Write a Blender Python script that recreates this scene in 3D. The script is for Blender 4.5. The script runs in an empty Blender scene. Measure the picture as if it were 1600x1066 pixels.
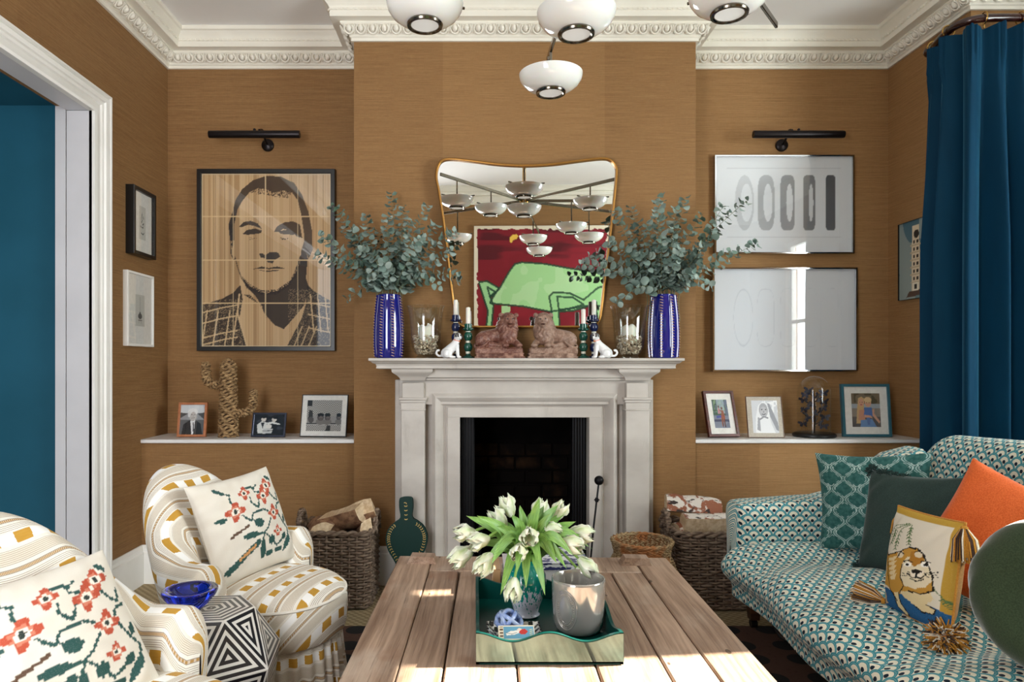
import bpy, math, random
import numpy as np
from mathutils import Vector, Matrix
random.seed(7); np.random.seed(7)
S = bpy.context.scene
COL = S.collection
# ------------------------------------------------------------------ camera, world, lights, exposure
F = 1067.0; VX = 741.0; VY = 571.0; CH = 1.09
cd = bpy.data.cameras.new('camera'); cam = bpy.data.objects.new('camera', cd); COL.objects.link(cam)
cd.sensor_fit = 'HORIZONTAL'; cd.sensor_width = 36.0; cd.lens = 36.0 * F / 1600.0
cd.shift_x = (800 - VX) / 1600.0; cd.shift_y = (VY - 533) / 1600.0
cd.clip_start = 0.02; cd.clip_end = 200
cam.location = (0, 0, CH); cam.rotation_euler = (math.radians(90), 0, 0)
S.camera = cam
w = bpy.data.worlds.new('sky'); S.world = w; w.use_nodes = True
bg = w.node_tree.nodes['Background']; bg.inputs[0].default_value = (0.80, 0.90, 1.0, 1); bg.inputs[1].default_value = 1.0
def area(name, loc, rot, sx, sy, power, col, spread=180):
    d = bpy.data.lights.new(name, 'AREA'); d.shape = 'RECTANGLE'; d.size = sx; d.size_y = sy; d.energy = power; d.color = col
    d.spread = math.radians(spread)
    o = bpy.data.objects.new(name, d); COL.objects.link(o); o.location = loc; o.rotation_euler = [math.radians(a) for a in rot]; return o
sd = bpy.data.lights.new('sun', 'SUN'); sd.energy = 26.0; sd.angle = math.radians(0.5); sd.color = (1.0, 0.93, 0.82)
sun = bpy.data.objects.new('sun', sd); COL.objects.link(sun)
SUN_TO = Vector((-1.0, -0.085, -0.55)).normalized()
sun.rotation_euler = SUN_TO.to_track_quat('-Z', 'Y').to_euler(); sun.location = (6, 2, 4)
# daylight through the bay window (right) and an unseen fill lamp added behind the camera (left of the rear wall)
area('bay_daylight', (3.32, 1.35, 1.62), (0, 90, 0), 2.0, 2.5, 150, (0.93, 0.97, 1.0))
area('rear_fill', (-1.12, -0.62, 1.45), (90, 0, 0), 0.95, 2.2, 34, (0.98, 0.98, 1.0))
vs = S.view_settings; vs.view_transform = 'Standard'; vs.look = 'None'; vs.gamma = 1.0; vs.use_curve_mapping = False; vs.exposure = 1.02
S.cycles.max_bounces = 8; S.cycles.diffuse_bounces = 4; S.cycles.glossy_bounces = 4; S.cycles.transmission_bounces = 8
S.cycles.transparent_max_bounces = 12; S.cycles.caustics_reflective = False; S.cycles.caustics_refractive = False
S.cycles.sample_clamp_indirect = 6.0

# ------------------------------------------------------------------ helpers
def W(px, py, Y): return Vector(((px - VX) / F * Y, Y, CH - (py - VY) / F * Y))
def lin1(c):
    c = c / 255.0
    return c / 12.92 if c <= 0.04045 else ((c + 0.055) / 1.055) ** 2.4
def L(c): return (lin1(c[0]), lin1(c[1]), lin1(c[2]), 1.0)

class E:                                     # tiny expression wrapper over shader math nodes
    def __init__(s, nt, sock): s.nt, s.k = nt, sock
    def op(s, o, *a):
        n = s.nt.nodes.new('ShaderNodeMath'); n.operation = o
        for i, v in enumerate((s,) + a):
            if isinstance(v, E): s.nt.links.new(v.k, n.inputs[i])
            else: n.inputs[i].default_value = v
        return E(s.nt, n.outputs[0])
    def __add__(s, b): return s.op('ADD', b)
    __radd__ = __add__
    def __sub__(s, b): return s.op('SUBTRACT', b)
    def __rsub__(s, b): return s.op('MULTIPLY', -1.0).op('ADD', b)
    def __mul__(s, b): return s.op('MULTIPLY', b)
    __rmul__ = __mul__
    def __truediv__(s, b): return s.op('DIVIDE', b)
    def floor(s): return s.op('FLOOR')
    def fract(s): return s.op('FRACT')
    def abs(s): return s.op('ABSOLUTE')
    def sqrt(s): return s.op('SQRT')
    def sin(s): return s.op('SINE')
    def min(s, b): return s.op('MINIMUM', b)
    def max(s, b): return s.op('MAXIMUM', b)
    def lt(s, b): return s.op('LESS_THAN', b)
    def gt(s, b): return s.op('GREATER_THAN', b)
    def band(s, a, b): return s.gt(a) * s.lt(b)
    def sm(s, a, b):
        n = s.nt.nodes.new('ShaderNodeMapRange'); n.interpolation_type = 'SMOOTHSTEP'
        s.nt.links.new(s.k, n.inputs[0]); n.inputs[1].default_value = a; n.inputs[2].default_value = b
        return E(s.nt, n.outputs[0])
class T:                                     # one material under construction
    def __init__(s, m): s.m = m; s.nt = m.node_tree; s._tc = None
    def coord(s, which='Object'):
        if s._tc is None: s._tc = s.nt.nodes.new('ShaderNodeTexCoord')
        return s._tc.outputs[which]
    def pos(s): return s.nt.nodes.new('ShaderNodeNewGeometry').outputs['Position']
    def xyz(s, vec):
        n = s.nt.nodes.new('ShaderNodeSeparateXYZ'); s.nt.links.new(vec, n.inputs[0])
        return [E(s.nt, o) for o in n.outputs]
    def comb(s, *a):
        n = s.nt.nodes.new('ShaderNodeCombineXYZ')
        for i, v in enumerate(a):
            if isinstance(v, E): s.nt.links.new(v.k, n.inputs[i])
            else: n.inputs[i].default_value = v
        return n.outputs[0]
    def scale(s, vec, sc):
        n = s.nt.nodes.new('ShaderNodeVectorMath'); n.operation = 'MULTIPLY'
        s.nt.links.new(vec, n.inputs[0]); n.inputs[1].default_value = sc; return n.outputs[0]
    def noise(s, vec, sc=(1, 1, 1), detail=3, rough=.55):
        n = s.nt.nodes.new('ShaderNodeTexNoise'); n.inputs['Scale'].default_value = 1.0
        n.inputs['Detail'].default_value = detail; n.inputs['Roughness'].default_value = rough
        s.nt.links.new(s.scale(vec, sc), n.inputs['Vector']); return E(s.nt, n.outputs[0])
    def white(s, e):
        n = s.nt.nodes.new('ShaderNodeTexWhiteNoise'); n.noise_dimensions = '1D'; s.nt.links.new(e.k, n.inputs['W'])
        return E(s.nt, n.outputs['Value'])
    def voro(s, vec, sc=(1, 1, 1), feat='F1', out='Distance'):
        n = s.nt.nodes.new('ShaderNodeTexVoronoi'); n.feature = feat; n.inputs['Scale'].default_value = 1.0
        s.nt.links.new(s.scale(vec, sc), n.inputs['Vector']); return E(s.nt, n.outputs[out])
    def mix(s, a, b, f):
        n = s.nt.nodes.new('ShaderNodeMix'); n.data_type = 'RGBA'
        for v, i in ((a, 6), (b, 7)):
            if isinstance(v, tuple): n.inputs[i].default_value = L(v) if len(v) == 3 else v
            else: s.nt.links.new(v, n.inputs[i])
        if isinstance(f, E): s.nt.links.new(f.k, n.inputs[0])
        else: n.inputs[0].default_value = f
        return n.outputs[2]
    def attr(s, name='col'):
        n = s.nt.nodes.new('ShaderNodeAttribute'); n.attribute_name = name; return n.outputs['Color']
    def rnd(s): return E(s.nt, s.nt.nodes.new('ShaderNodeObjectInfo').outputs['Random'])
def pbr(name, col, rough=.5, metal=0.0, spec=.5, coat=0.0, coat_r=.04, sheen=0.0, sheen_col=None, trans=0.0, ior=1.5, bump=None, emit=None, sss=0.0):
    m = bpy.data.materials.new(name); m.use_nodes = True; t = T(m); nt = m.node_tree; b = nt.nodes['Principled BSDF']
    def put(sock, v):
        if callable(v): v = v(t)
        if isinstance(v, E): v = v.k
        if isinstance(v, tuple): b.inputs[sock].default_value = L(v) if len(v) == 3 else v
        elif isinstance(v, (int, float)): b.inputs[sock].default_value = v
        else: nt.links.new(v, b.inputs[sock])
    put('Base Color', col); put('Roughness', rough); put('Metallic', metal); put('Specular IOR Level', spec); put('Coat Weight', coat)
    put('Coat Roughness', coat_r); put('Transmission Weight', trans); put('IOR', ior)
    if sheen:
        put('Sheen Weight', sheen); put('Sheen Roughness', .35)
        if sheen_col: put('Sheen Tint', sheen_col)
    if sss: put('Subsurface Weight', sss); b.inputs['Subsurface Scale'].default_value = .01
    if emit: put('Emission Color', emit[0]); put('Emission Strength', emit[1])
    if bump:
        h, strength, dist = bump
        n = nt.nodes.new('ShaderNodeBump'); n.inputs['Strength'].default_value = strength; n.inputs['Distance'].default_value = dist
        nt.links.new(h(t).k, n.inputs['Height']); nt.links.new(n.outputs[0], b.inputs['Normal'])
    return m
def glassy(name, tint=(250, 252, 250), ior=1.45, refl=1.0):     # thin pane: clear transmission with Fresnel reflection
    m = bpy.data.materials.new(name); m.use_nodes = True; nt = m.node_tree
    nt.nodes.remove(nt.nodes['Principled BSDF']); out = nt.nodes['Material Output']
    tr = nt.nodes.new('ShaderNodeBsdfTransparent'); tr.inputs[0].default_value = L(tint)
    gl = nt.nodes.new('ShaderNodeBsdfGlossy'); gl.inputs['Roughness'].default_value = .01; gl.inputs[0].default_value = (refl, refl, refl, 1)
    geo = nt.nodes.new('ShaderNodeNewGeometry'); dp = nt.nodes.new('ShaderNodeVectorMath'); dp.operation = 'DOT_PRODUCT'
    nt.links.new(geo.outputs['Normal'], dp.inputs[0]); nt.links.new(geo.outputs['Incoming'], dp.inputs[1]); f0 = ((ior - 1) / (ior + 1)) ** 2
    fr = E(nt, dp.outputs['Value']).abs(); fr = (1.0 - fr).op('POWER', 5.0) * (1 - f0) + f0; fr = fr.min(.8)
    mx = nt.nodes.new('ShaderNodeMixShader'); nt.links.new(fr.k, mx.inputs[0]); nt.links.new(tr.outputs[0], mx.inputs[1]); nt.links.new(gl.outputs[0], mx.inputs[2])
    nt.links.new(mx.outputs[0], out.inputs[0]); return m
def mottled(c1, c2, sc, lo=.35, hi=.65, detail=4):
    return lambda t: t.mix(c1, c2, t.noise(t.pos(), sc if isinstance(sc, tuple) else (sc,) * 3, detail).sm(lo, hi))
def nbump(sc, strength=.3, dist=.002, detail=3): return (lambda t: t.noise(t.pos(), sc if isinstance(sc, tuple) else (sc,) * 3, detail), strength, dist)

class MB:                                    # mesh builder: collects shapes, builds ONE mesh object
    def __init__(s): s.v = []; s.f = []; s.uv = []; s.c = []; s.mi = []; s.hasuv = False; s.hasc = False; s.m = 0
    def add(s, vs, fs, uv=None, col=None):
        o = len(s.v); s.v.extend([tuple(map(float, p)) for p in vs])
        if uv is not None: s.hasuv = True; s.uv.extend([(float(a), float(b)) for a, b in uv])
        else: s.uv.extend([(0.0, 0.0)] * len(vs))
        if col is not None: s.hasc = True; s.c.extend(col)
        else: s.c.extend([(1, 1, 1)] * len(vs))
        for f in fs: s.f.append(tuple(i + o for i in f)); s.mi.append(s.m)
        return s
    def box(s, c, d, M=None, bev=0.0):
        x, y, z = [k / 2 for k in d]; c = Vector(c)
        if bev <= 0:
            vs = [Vector((sx * x, sy * y, sz * z)) for sz in (-1, 1) for sy in (-1, 1) for sx in (-1, 1)]
            fs = [(0, 2, 3, 1), (4, 5, 7, 6), (0, 1, 5, 4), (2, 6, 7, 3), (0, 4, 6, 2), (1, 3, 7, 5)]
        else:
            b = min(bev, .49 * min(d)); vs = []; idx = {}
            def P(i, k): # corner i, pulled on two axes except k
                key = (i, k)
                if key not in idx:
                    sg = i; q = [sg[0] * (x - b), sg[1] * (y - b), sg[2] * (z - b)]; q[k] = sg[k] * (x, y, z)[k]
                    idx[key] = len(vs); vs.append(Vector(q))
                return idx[key]
            fs = []
            for k in range(3):
                a, c2 = [(1, 2), (2, 0), (0, 1)][k]
                for sg in (-1, 1):
                    q = []
                    for (p, r) in ((-1, -1), (1, -1), (1, 1), (-1, 1)):
                        i = [0, 0, 0]; i[k] = sg; i[a] = p; i[c2] = r; q.append(P(tuple(i), k))
                    fs.append(tuple(q) if sg > 0 else tuple(q[::-1]))
            for k in range(3):
                a, c2 = [(1, 2), (2, 0), (0, 1)][k]
                for p in (-1, 1):
                    for r in (-1, 1):
                        i0 = [0, 0, 0]; i1 = [0, 0, 0]; i0[a] = i1[a] = p; i0[c2] = i1[c2] = r; i0[k] = -1; i1[k] = 1
                        q = (P(tuple(i0), a), P(tuple(i1), a), P(tuple(i1), c2), P(tuple(i0), c2))
                        fs.append(q if p * r < 0 else q[::-1])
            for sx in (-1, 1):
                for sy in (-1, 1):
                    for sz in (-1, 1):
                        i = (sx, sy, sz); q = (P(i, 0), P(i, 1), P(i, 2)); fs.append(q if sx * sy * sz > 0 else q[::-1])
        if M is not None: vs = [M @ p for p in vs]
        return s.add([p + c for p in vs], fs)
    def grid(s, P, cu=False, cv=False, uv=True, uvs=1.0, col=None, flip=False, uv0=(0, 0), fv=1, uu=None):
        P = np.asarray(P, float); nu, nv = P.shape[:2]; fs = []
        for i in range(nu - (0 if cu else 1)):
            for j in range(nv - (0 if cv else 1)):
                q = (i * nv + j, ((i + 1) % nu) * nv + j, ((i + 1) % nu) * nv + (j + 1) % nv, i * nv + (j + 1) % nv)
                fs.append(q[::-1] if flip else q)
        U = None
        if uv is True:
            du = np.concatenate([np.zeros((1, nv)), np.cumsum(np.linalg.norm(np.diff(P, axis=0), axis=2), 0)], 0)
            dv = np.concatenate([np.zeros((nu, 1)), np.cumsum(np.linalg.norm(np.diff(P, axis=1), axis=2), 1)], 1)
            if uu is not None: du = np.repeat(np.asarray(uu, float)[:, None], nv, 1)
            U = np.stack([du * uvs + uv0[0], dv * uvs * fv + uv0[1]], 2).reshape(-1, 2)
        elif uv is not False and uv is not None: U = np.asarray(uv).reshape(-1, 2)
        C = None if col is None else [tuple(c) for c in np.asarray(col).reshape(-1, 3)]
        return s.add(P.reshape(-1, 3), fs, U, C)
    def tube(s, path, r, n=8, cap=True, closed=False):
        P = [Vector(p) for p in path]; N = len(P); R = r if hasattr(r, '__len__') else [r] * N
        vs = []; up = None
        for i in range(N):
            if closed: d = P[(i + 1) % N] - P[i - 1]
            else: d = P[min(i + 1, N - 1)] - P[max(i - 1, 0)]
            d = d.normalized() if d.length > 1e-9 else Vector((0, 0, 1))
            if up is None: up = d.orthogonal().normalized()
            up = (up - d * up.dot(d)); up = up.normalized() if up.length > 1e-6 else d.orthogonal().normalized()
            b = d.cross(up)
            for k in range(n):
                a = 2 * math.pi * k / n; vs.append(P[i] + (up * math.cos(a) + b * math.sin(a)) * R[i])
        fs = []
        for i in range(N if closed else N - 1):
            for k in range(n):
                j = (i + 1) % N; fs.append((i * n + k, i * n + (k + 1) % n, j * n + (k + 1) % n, j * n + k))
        if cap and not closed: fs.append(tuple(range(n - 1, -1, -1))); fs.append(tuple((N - 1) * n + k for k in range(n)))
        return s.add(vs, fs)
    def lathe(s, prof, c=(0, 0, 0), n=32, M=None, cap=True):
        c = Vector(c); vs = []; fs = []
        for (r, z) in prof:
            for k in range(n):
                a = 2 * math.pi * k / n; p = Vector((r * math.cos(a), r * math.sin(a), z))
                vs.append((M @ p if M is not None else p) + c)
        for i in range(len(prof) - 1):
            for k in range(n): fs.append((i * n + k, i * n + (k + 1) % n, (i + 1) * n + (k + 1) % n, (i + 1) * n + k))
        if cap:
            if prof[0][0] > 1e-4: fs.append(tuple(range(n - 1, -1, -1)))
            if prof[-1][0] > 1e-4: fs.append(tuple((len(prof) - 1) * n + k for k in range(n)))
        return s.add(vs, fs)
    def ball(s, c, r, n=12, M=None):
        R = r if hasattr(r, '__len__') else (r, r, r); m = max(6, n // 2 + 2); c = Vector(c)
        vs = []; fs = []
        for i in range(m + 1):
            th = math.pi * i / m
            for k in range(n):
                a = 2 * math.pi * k / n; p = Vector((R[0] * math.sin(th) * math.cos(a), R[1] * math.sin(th) * math.sin(a), -R[2] * math.cos(th)))
                vs.append((M @ p if M is not None else p) + c)
        for i in range(m):
            for k in range(n): fs.append((i * n + k, i * n + (k + 1) % n, (i + 1) * n + (k + 1) % n, (i + 1) * n + k))
        return s.add(vs, fs)
    def prism(s, pts, d, M=None, c=(0, 0, 0)):      # polygon pts (x,y) extruded 0..d along z, M maps to world
        n = len(pts); c = Vector(c); vs = [Vector((x, y, 0)) for x, y in pts] + [Vector((x, y, d)) for x, y in pts]
        if M is not None: vs = [M @ p for p in vs]
        fs = [tuple(range(n - 1, -1, -1)), tuple(range(n, 2 * n))] + [(i, (i + 1) % n, n + (i + 1) % n, n + i) for i in range(n)]
        return s.add([p + c for p in vs], fs)
    def xf(s, M):
        s.v = [tuple(M @ Vector(p)) for p in s.v]; return s
    def build(s, name, mat, parent=None, smooth=True, angle=40, origin=None):
        me = bpy.data.meshes.new(name); V = np.array(s.v, float)
        if parent is None:
            if origin is None: origin = ((V[:, 0].min() + V[:, 0].max()) / 2, (V[:, 1].min() + V[:, 1].max()) / 2, V[:, 2].min())
            V = V - np.array(origin)
        me.from_pydata(V.tolist(), [], s.f)
        for m in (mat if isinstance(mat, (list, tuple)) else [mat]): me.materials.append(m)
        me.polygons.foreach_set('material_index', s.mi)
        if s.hasuv:
            u = me.uv_layers.new(name='UVMap'); li = np.empty(len(me.loops), int); me.loops.foreach_get('vertex_index', li)
            u.data.foreach_set('uv', np.array(s.uv, np.float32)[li].ravel())
        if s.hasc:
            a = me.color_attributes.new('col', 'FLOAT_COLOR', 'POINT'); C = np.ones((len(s.v), 4), np.float32); C[:, :3] = np.array(s.c)
            a.data.foreach_set('color', C.ravel())
        me.update()
        if smooth:
            me.polygons.foreach_set('use_smooth', [True] * len(me.polygons))
            if angle < 180: me.set_sharp_from_angle(angle=math.radians(angle))
        o = bpy.data.objects.new(name, me); COL.objects.link(o)
        if parent is None: o.location = origin
        else: hang(o, parent)
        return o
def wmat(o):
    m = Matrix.LocRotScale(o.location, o.rotation_euler, o.scale)
    return wmat(o.parent) @ o.matrix_parent_inverse @ m if o.parent else m
def hang(o, parent): o.parent = parent; o.matrix_parent_inverse = wmat(parent).inverted()
def tag(o, label, cat, group=None, kind=None):
    o['label'] = label; o['category'] = cat
    if group: o['group'] = group
    if kind: o['kind'] = kind
    return o
def thing(name, label, cat, loc, group=None):
    o = bpy.data.objects.new(name, None); COL.objects.link(o); o.location = loc; o.empty_display_size = .05
    return tag(o, label, cat, group)
def struct(o): o['kind'] = 'structure'; return o
def inst(src, parent, M):                       # copy of a part sharing mesh data, placed by world matrix M
    c = src.copy(); COL.objects.link(c); c.parent = parent
    c.matrix_parent_inverse = Matrix.Identity(4)
    c.matrix_basis = wmat(parent).inverted() @ M; return c
def frame_M(o, x, y, z):                        # matrix from axes
    return Matrix(((x[0], y[0], z[0], o[0]), (x[1], y[1], z[1], o[1]), (x[2], y[2], z[2], o[2]), (0, 0, 0, 1)))
def cr(pts, n=8, closed=False):                 # Catmull-Rom
    P = [Vector(p) for p in pts]; N = len(P); out = []
    for i in range(N if closed else N - 1):
        a, b, c, d = (P[(i - 1) % N], P[i], P[(i + 1) % N], P[(i + 2) % N]) if closed else (P[max(i - 1, 0)], P[i], P[i + 1], P[min(i + 2, N - 1)])
        for k in range(n):
            t = k / n; out.append(.5 * ((2 * b) + (c - a) * t + (2 * a - 5 * b + 4 * c - d) * t * t + (3 * b - a - 3 * c + d) * t ** 3))
    if not closed: out.append(P[-1])
    return out
# ---- painting in (x, y) arrays: colours of a print, an embroidery, a glaze
class Paint:
    def __init__(s, X, Y, base): s.X = np.asarray(X, float); s.Y = np.asarray(Y, float); s.C = np.empty(s.X.shape + (3,)); s.C[:] = [lin1(k) for k in base]
    def put(s, mask, col, a=1.0):
        c = np.array([lin1(k) for k in col]); m = (np.asarray(mask, float) * a)[..., None]; s.C = s.C * (1 - m) + c * m; return s
    def poly(s, pts, col, a=1.0):
        ins = np.zeros(s.X.shape, bool); n = len(pts)
        for i in range(n):
            x1, y1 = pts[i]; x2, y2 = pts[(i + 1) % n]
            if y1 == y2: continue
            c = ((y1 > s.Y) != (y2 > s.Y)) & (s.X < (x2 - x1) * (s.Y - y1) / (y2 - y1) + x1); ins ^= c
        return s.put(ins, col, a)
    def dist(s, pts):
        D = np.full(s.X.shape, 1e9)
        for (x1, y1), (x2, y2) in zip(pts[:-1], pts[1:]):
            dx, dy = x2 - x1, y2 - y1; l = dx * dx + dy * dy + 1e-12
            t = np.clip(((s.X - x1) * dx + (s.Y - y1) * dy) / l, 0, 1); D = np.minimum(D, np.hypot(s.X - x1 - t * dx, s.Y - y1 - t * dy))
        return D
    def line(s, pts, wd, col, a=1.0): return s.put(s.dist(pts) < wd / 2, col, a)
    def ell(s, cx, cy, rx, ry, col, a=1.0, rot=0.0):
        ca, sa = math.cos(rot), math.sin(rot); u = (s.X - cx) * ca + (s.Y - cy) * sa; v = -(s.X - cx) * sa + (s.Y - cy) * ca
        return s.put((u / rx) ** 2 + (v / ry) ** 2 < 1, col, a)
def vnoise(X, Y, sc, seed=0):                  # smooth value noise
    r = np.random.RandomState(seed); G = r.rand(64, 64); x = X * sc; y = Y * sc; xi = np.floor(x).astype(int); yi = np.floor(y).astype(int); fx = x - xi; fy = y - yi
    fx = fx * fx * (3 - 2 * fx); fy = fy * fy * (3 - 2 * fy); g = lambda a, b: G[a % 64, b % 64]
    return (g(xi, yi) * (1 - fx) + g(xi + 1, yi) * fx) * (1 - fy) + (g(xi, yi + 1) * (1 - fx) + g(xi + 1, yi + 1) * fx) * fy
def bilin(U, V, TL, TR, BR, BL):                # cushion face (u 0..1, v 0..1 up) -> drawing coordinates
    f = lambda k: (TL[k] * (1 - U) + TR[k] * U) * V + (BL[k] * (1 - U) + BR[k] * U) * (1 - V)
    return f(0), f(1)
# ------------------------------------------------------------------ materials
def grass_col(t):
    p = t.pos(); x, y, z = t.xyz(p)
    a = t.noise(p, (5, 5, 420), 4, .7).sm(.30, .72); b = t.noise(p, (40, 40, 900), 2).sm(.35, .7); c = t.noise(p, (900, 900, 25), 2).sm(.45, .8)
    s = ((x * 1.0 + y * 1.0 + .156 - 3.4) / .806).floor(); k = t.white(s) * .35
    col = t.mix((120, 86, 52), (166, 127, 83), a * .55 + b * .25 + k)
    return t.mix(col, (192, 154, 108), (c * .10) + t.noise(p, (3, 3, 160), 2).sm(.66, .8) * .25)
M_wall = pbr('grasscloth', grass_col, .75, spec=.25, bump=nbump((12, 12, 700), .25, .0015))
M_white = pbr('white_paint', mottled((232, 230, 224), (240, 238, 233), 3), .45, spec=.4)
M_cream = pbr('cornice_paint', mottled((238, 233, 220), (244, 240, 228), 4), .5, spec=.35)
M_ceil = pbr('ceiling_paint', mottled((244, 243, 242), (248, 247, 246), 2), .8, spec=.2)
M_grey = pbr('jamb_paint', mottled((205, 203, 206), (212, 210, 213), 3), .4, spec=.45)
M_blue = pbr('blue_paint', mottled((30, 84, 104), (34, 90, 112), 2), .42, spec=.4)
M_black = pbr('black_satin', (14, 13, 13), .35)
M_iron = pbr('cast_iron', (16, 16, 19), .45, metal=.6)
M_soot = pbr('soot', mottled((5, 4, 4), (13, 10, 8), 9), .95, spec=.1)
M_bronze = pbr('dark_bronze', (38, 33, 34), .35, metal=.75)
M_brass = pbr('brass', (190, 150, 85), .25, metal=1.0)
M_nickel = pbr('dark_nickel', (120, 112, 100), .18, metal=1.0)
M_chrome = pbr('polished_steel', (205, 207, 212), .08, metal=1.0)
M_glass = glassy('clear_glass')
M_pane = glassy('picture_glass', (255, 255, 255), 1.5)
def floor_col(t):
    p = t.pos(); x, y, z = t.xyz(p); u = (x + y) * 28.0; v = (x - y) * 28.0
    k = (u.fract() - .5).abs() + (v.fract() - .5).abs() * .6
    return t.mix((128, 110, 82), (182, 164, 130), k.sm(.15, .75) * .6 + t.noise(p, (60, 60, 60), 2) * .4)
M_floor = pbr('sisal', floor_col, .95, spec=.1, bump=(lambda t: (lambda x, y, z: (((x + y) * 28.0).fract() - .5).abs() + (((x - y) * 28.0).fract() - .5).abs())(*t.xyz(t.pos())), .6, .004))
STONE = mottled((186, 178, 170), (206, 199, 191), (3, 3, 5), .3, .7, 6)
M_stone = pbr('painted_stone', lambda t: t.mix(STONE(t), (150, 140, 130), t.noise(t.pos(), (7, 7, 2), 6, .7).sm(.56, .78) * .55), .5, spec=.35, bump=nbump(40, .08, .001))

# ------------------------------------------------------------------ room shell
XL, XR, YB, YC, XC0, XC1 = -1.668, 2.253, 3.716, 3.40, -.599, 1.1025
YBAY, XBAY, YF, ZC = 3.098, 3.15, -.45, 2.875
def wall(name, boxes, mat=M_wall, smooth=False):
    m = MB()
    for (x0, x1, y0, y1, z0, z1) in boxes: m.box(((x0 + x1) / 2, (y0 + y1) / 2, (z0 + z1) / 2), (x1 - x0, y1 - y0, z1 - z0))
    return struct(m.build(name, mat, smooth=smooth))
wall('floor', [(-3.5, 3.3, -.7, 3.95, -.06, 0)], M_floor)
wall('ceiling', [(XL - .16, 3.3, -.7, 3.95, ZC, ZC + .06)], M_ceil)
wall('wall_left', [(XL - .155, XL, 2.99, 3.9, 0, ZC), (XL - .155, XL, -.6, 2.99, 2.22, ZC)])
wall('wall_back_left', [(XL, XC0, YB, YB + .1, 0, ZC)])
wall('wall_back_right', [(XC1, XR + .1, YB, YB + .1, 0, ZC)])
wall('wall_chimney', [(XC0, -.09, YC, YB + .1, 0, ZC), (.59, XC1, YC, YB + .1, 0, ZC), (-.09, .59, YC, YB + .1, .84, ZC)])
wall('wall_right', [(XR, 3.3, YBAY, YB, 0, ZC)])
wall('wall_rear', [(-.62, 3.3, YF - .12, YF, 0, ZC), (XL, -.62, YF - .12, YF, 2.4, ZC)])
wall('wall_low_left', [(XL, XC0, 3.425, 3.716, 0, .70)])
wall('wall_low_right', [(XC1, XR, 3.425, 3.716, 0, .70)])
# bay window wall: big sash window, a pier, an unseen slit shaped for the sun streak
wall('wall_bay', [(XBAY, 3.27, -.6, .45, 0, ZC), (XBAY, 3.27, .45, 2.80, 0, .72), (XBAY, 3.27, .45, 2.80, 2.33, ZC), (XBAY, 3.27, 2.80, YBAY, 0, ZC),
     (XBAY, 3.27, 1.86, 2.272, .72, 2.33), (XBAY, 3.27, 2.262, 2.80, .72, 2.175), (XBAY, 3.27, 2.262, 2.80, 2.305, 2.33)])
def window(name, y0, y1, z0, z1, bars):
    m = MB(); x = XBAY + .06
    for yy in (y0 + .025, y1 - .025): m.box((x, yy, (z0 + z1) / 2), (.05, .05, z1 - z0), bev=.006)
    for zz in (z0 + .03, z1 - .025): m.box((x, (y0 + y1) / 2, zz), (.06, y1 - y0, .05), bev=.006)
    for k in range(1, bars + 1): m.box((x, y0 + (y1 - y0) * k / (bars + 1), (z0 + z1) / 2), (.03, .022, z1 - z0), bev=.004)
    if bars: m.box((x, (y0 + y1) / 2, (z0 + z1) / 2), (.04, y1 - y0, .035), bev=.004)
    o = struct(m.build(name, M_white))
    g = MB().box((x, (y0 + y1) / 2, (z0 + z1) / 2), (.004, y1 - y0 - .02, z1 - z0 - .02)).build('pane', M_glass, o, smooth=False)
    return o
window('window_1', .45, 1.86, .72, 2.33, 1)
window('sun_slit', 2.21, 2.85, 2.12, 2.36, 0)  # unseen slit, added to throw the thin sun streak on the table
# blue painted room beyond the doorway
wall('wall_far_back', [(-3.5, XL - .155, 3.01, 3.08, 0, 2.5)], M_blue)
wall('wall_far_left', [(-3.5, -3.42, -.6, 3.01, 0, 2.5)], M_blue)
wall('wall_far_front', [(-3.42, XL - .155, -.6, -.52, 0, 2.5)], M_blue)
wall('ceiling_far', [(-3.5, XL - .155, -.6, 3.08, 2.236, 2.3)], M_blue)
# doorway: jamb lining with groove, moulded casing
m = MB(); m.box((XL - .053, 2.985, 1.1), (.11, .02, 2.2)); m.box((XL - .135, 2.985, 1.1), (.045, .02, 2.24))
m.box((XL - .053, 1.2, 2.212), (.11, 3.56, .02)); m.box((XL - .135, 1.2, 2.24), (.045, 3.56, .02))
struct(m.build('trim_1', M_grey, smooth=False))
def casing(prof, name):         # prof: (w from inner edge outwards, d from wall)
    Pts = []
    for (wd, d) in prof:
        z = 2.2 + wd * .92; y = 2.975 + wd
        Pts.append([(XL + d, y, 0.0), (XL + d, y, z), (XL + d, -.45, z)])
    m = MB(); m.grid(np.array(Pts), uv=False, flip=True); return struct(m.build(name, M_white, angle=30))
casing([(0, -.01), (0, .016), (.012, .02), (.014, .013), (.045, .013), (.05, .02), (.062, .022), (.066, .03), (.082, .034), (.09, .027), (.096, .036), (.105, .036), (.105, -.01)], 'trim_2')
# ceiling cornice following every wall, eggs along the cove
CP = [(0, 2.70), (.012, 2.70), (.012, 2.714), (.02, 2.718), (.02, 2.726), (.026, 2.73), (.034, 2.742), (.05, 2.762), (.058, 2.768), (.058, 2.776), (.1, 2.779), (.1, 2.806), (.104, 2.808), (.104, 2.816), (.1, 2.818), (.108, 2.832), (.118, 2.842), (.125, 2.852), (.135, 2.856), (.135, 2.88)]
PATH = [(XL, YF), (XL, YB), (XC0, YB), (XC0, YC), (XC1, YC), (XC1, YB), (XR, YB), (XR, YBAY), (XBAY, YBAY), (XBAY, YF)]
def offs(i, d):
    n = len(PATH); p = Vector(PATH[i]); a = (p - Vector(PATH[(i - 1) % n])).normalized(); b = (Vector(PATH[(i + 1) % n]) - p).normalized()
    na = Vector((a.y, -a.x)); nb = Vector((b.y, -b.x)); k = (na + nb) / (1 + na.dot(nb)); return p + k * d
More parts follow.
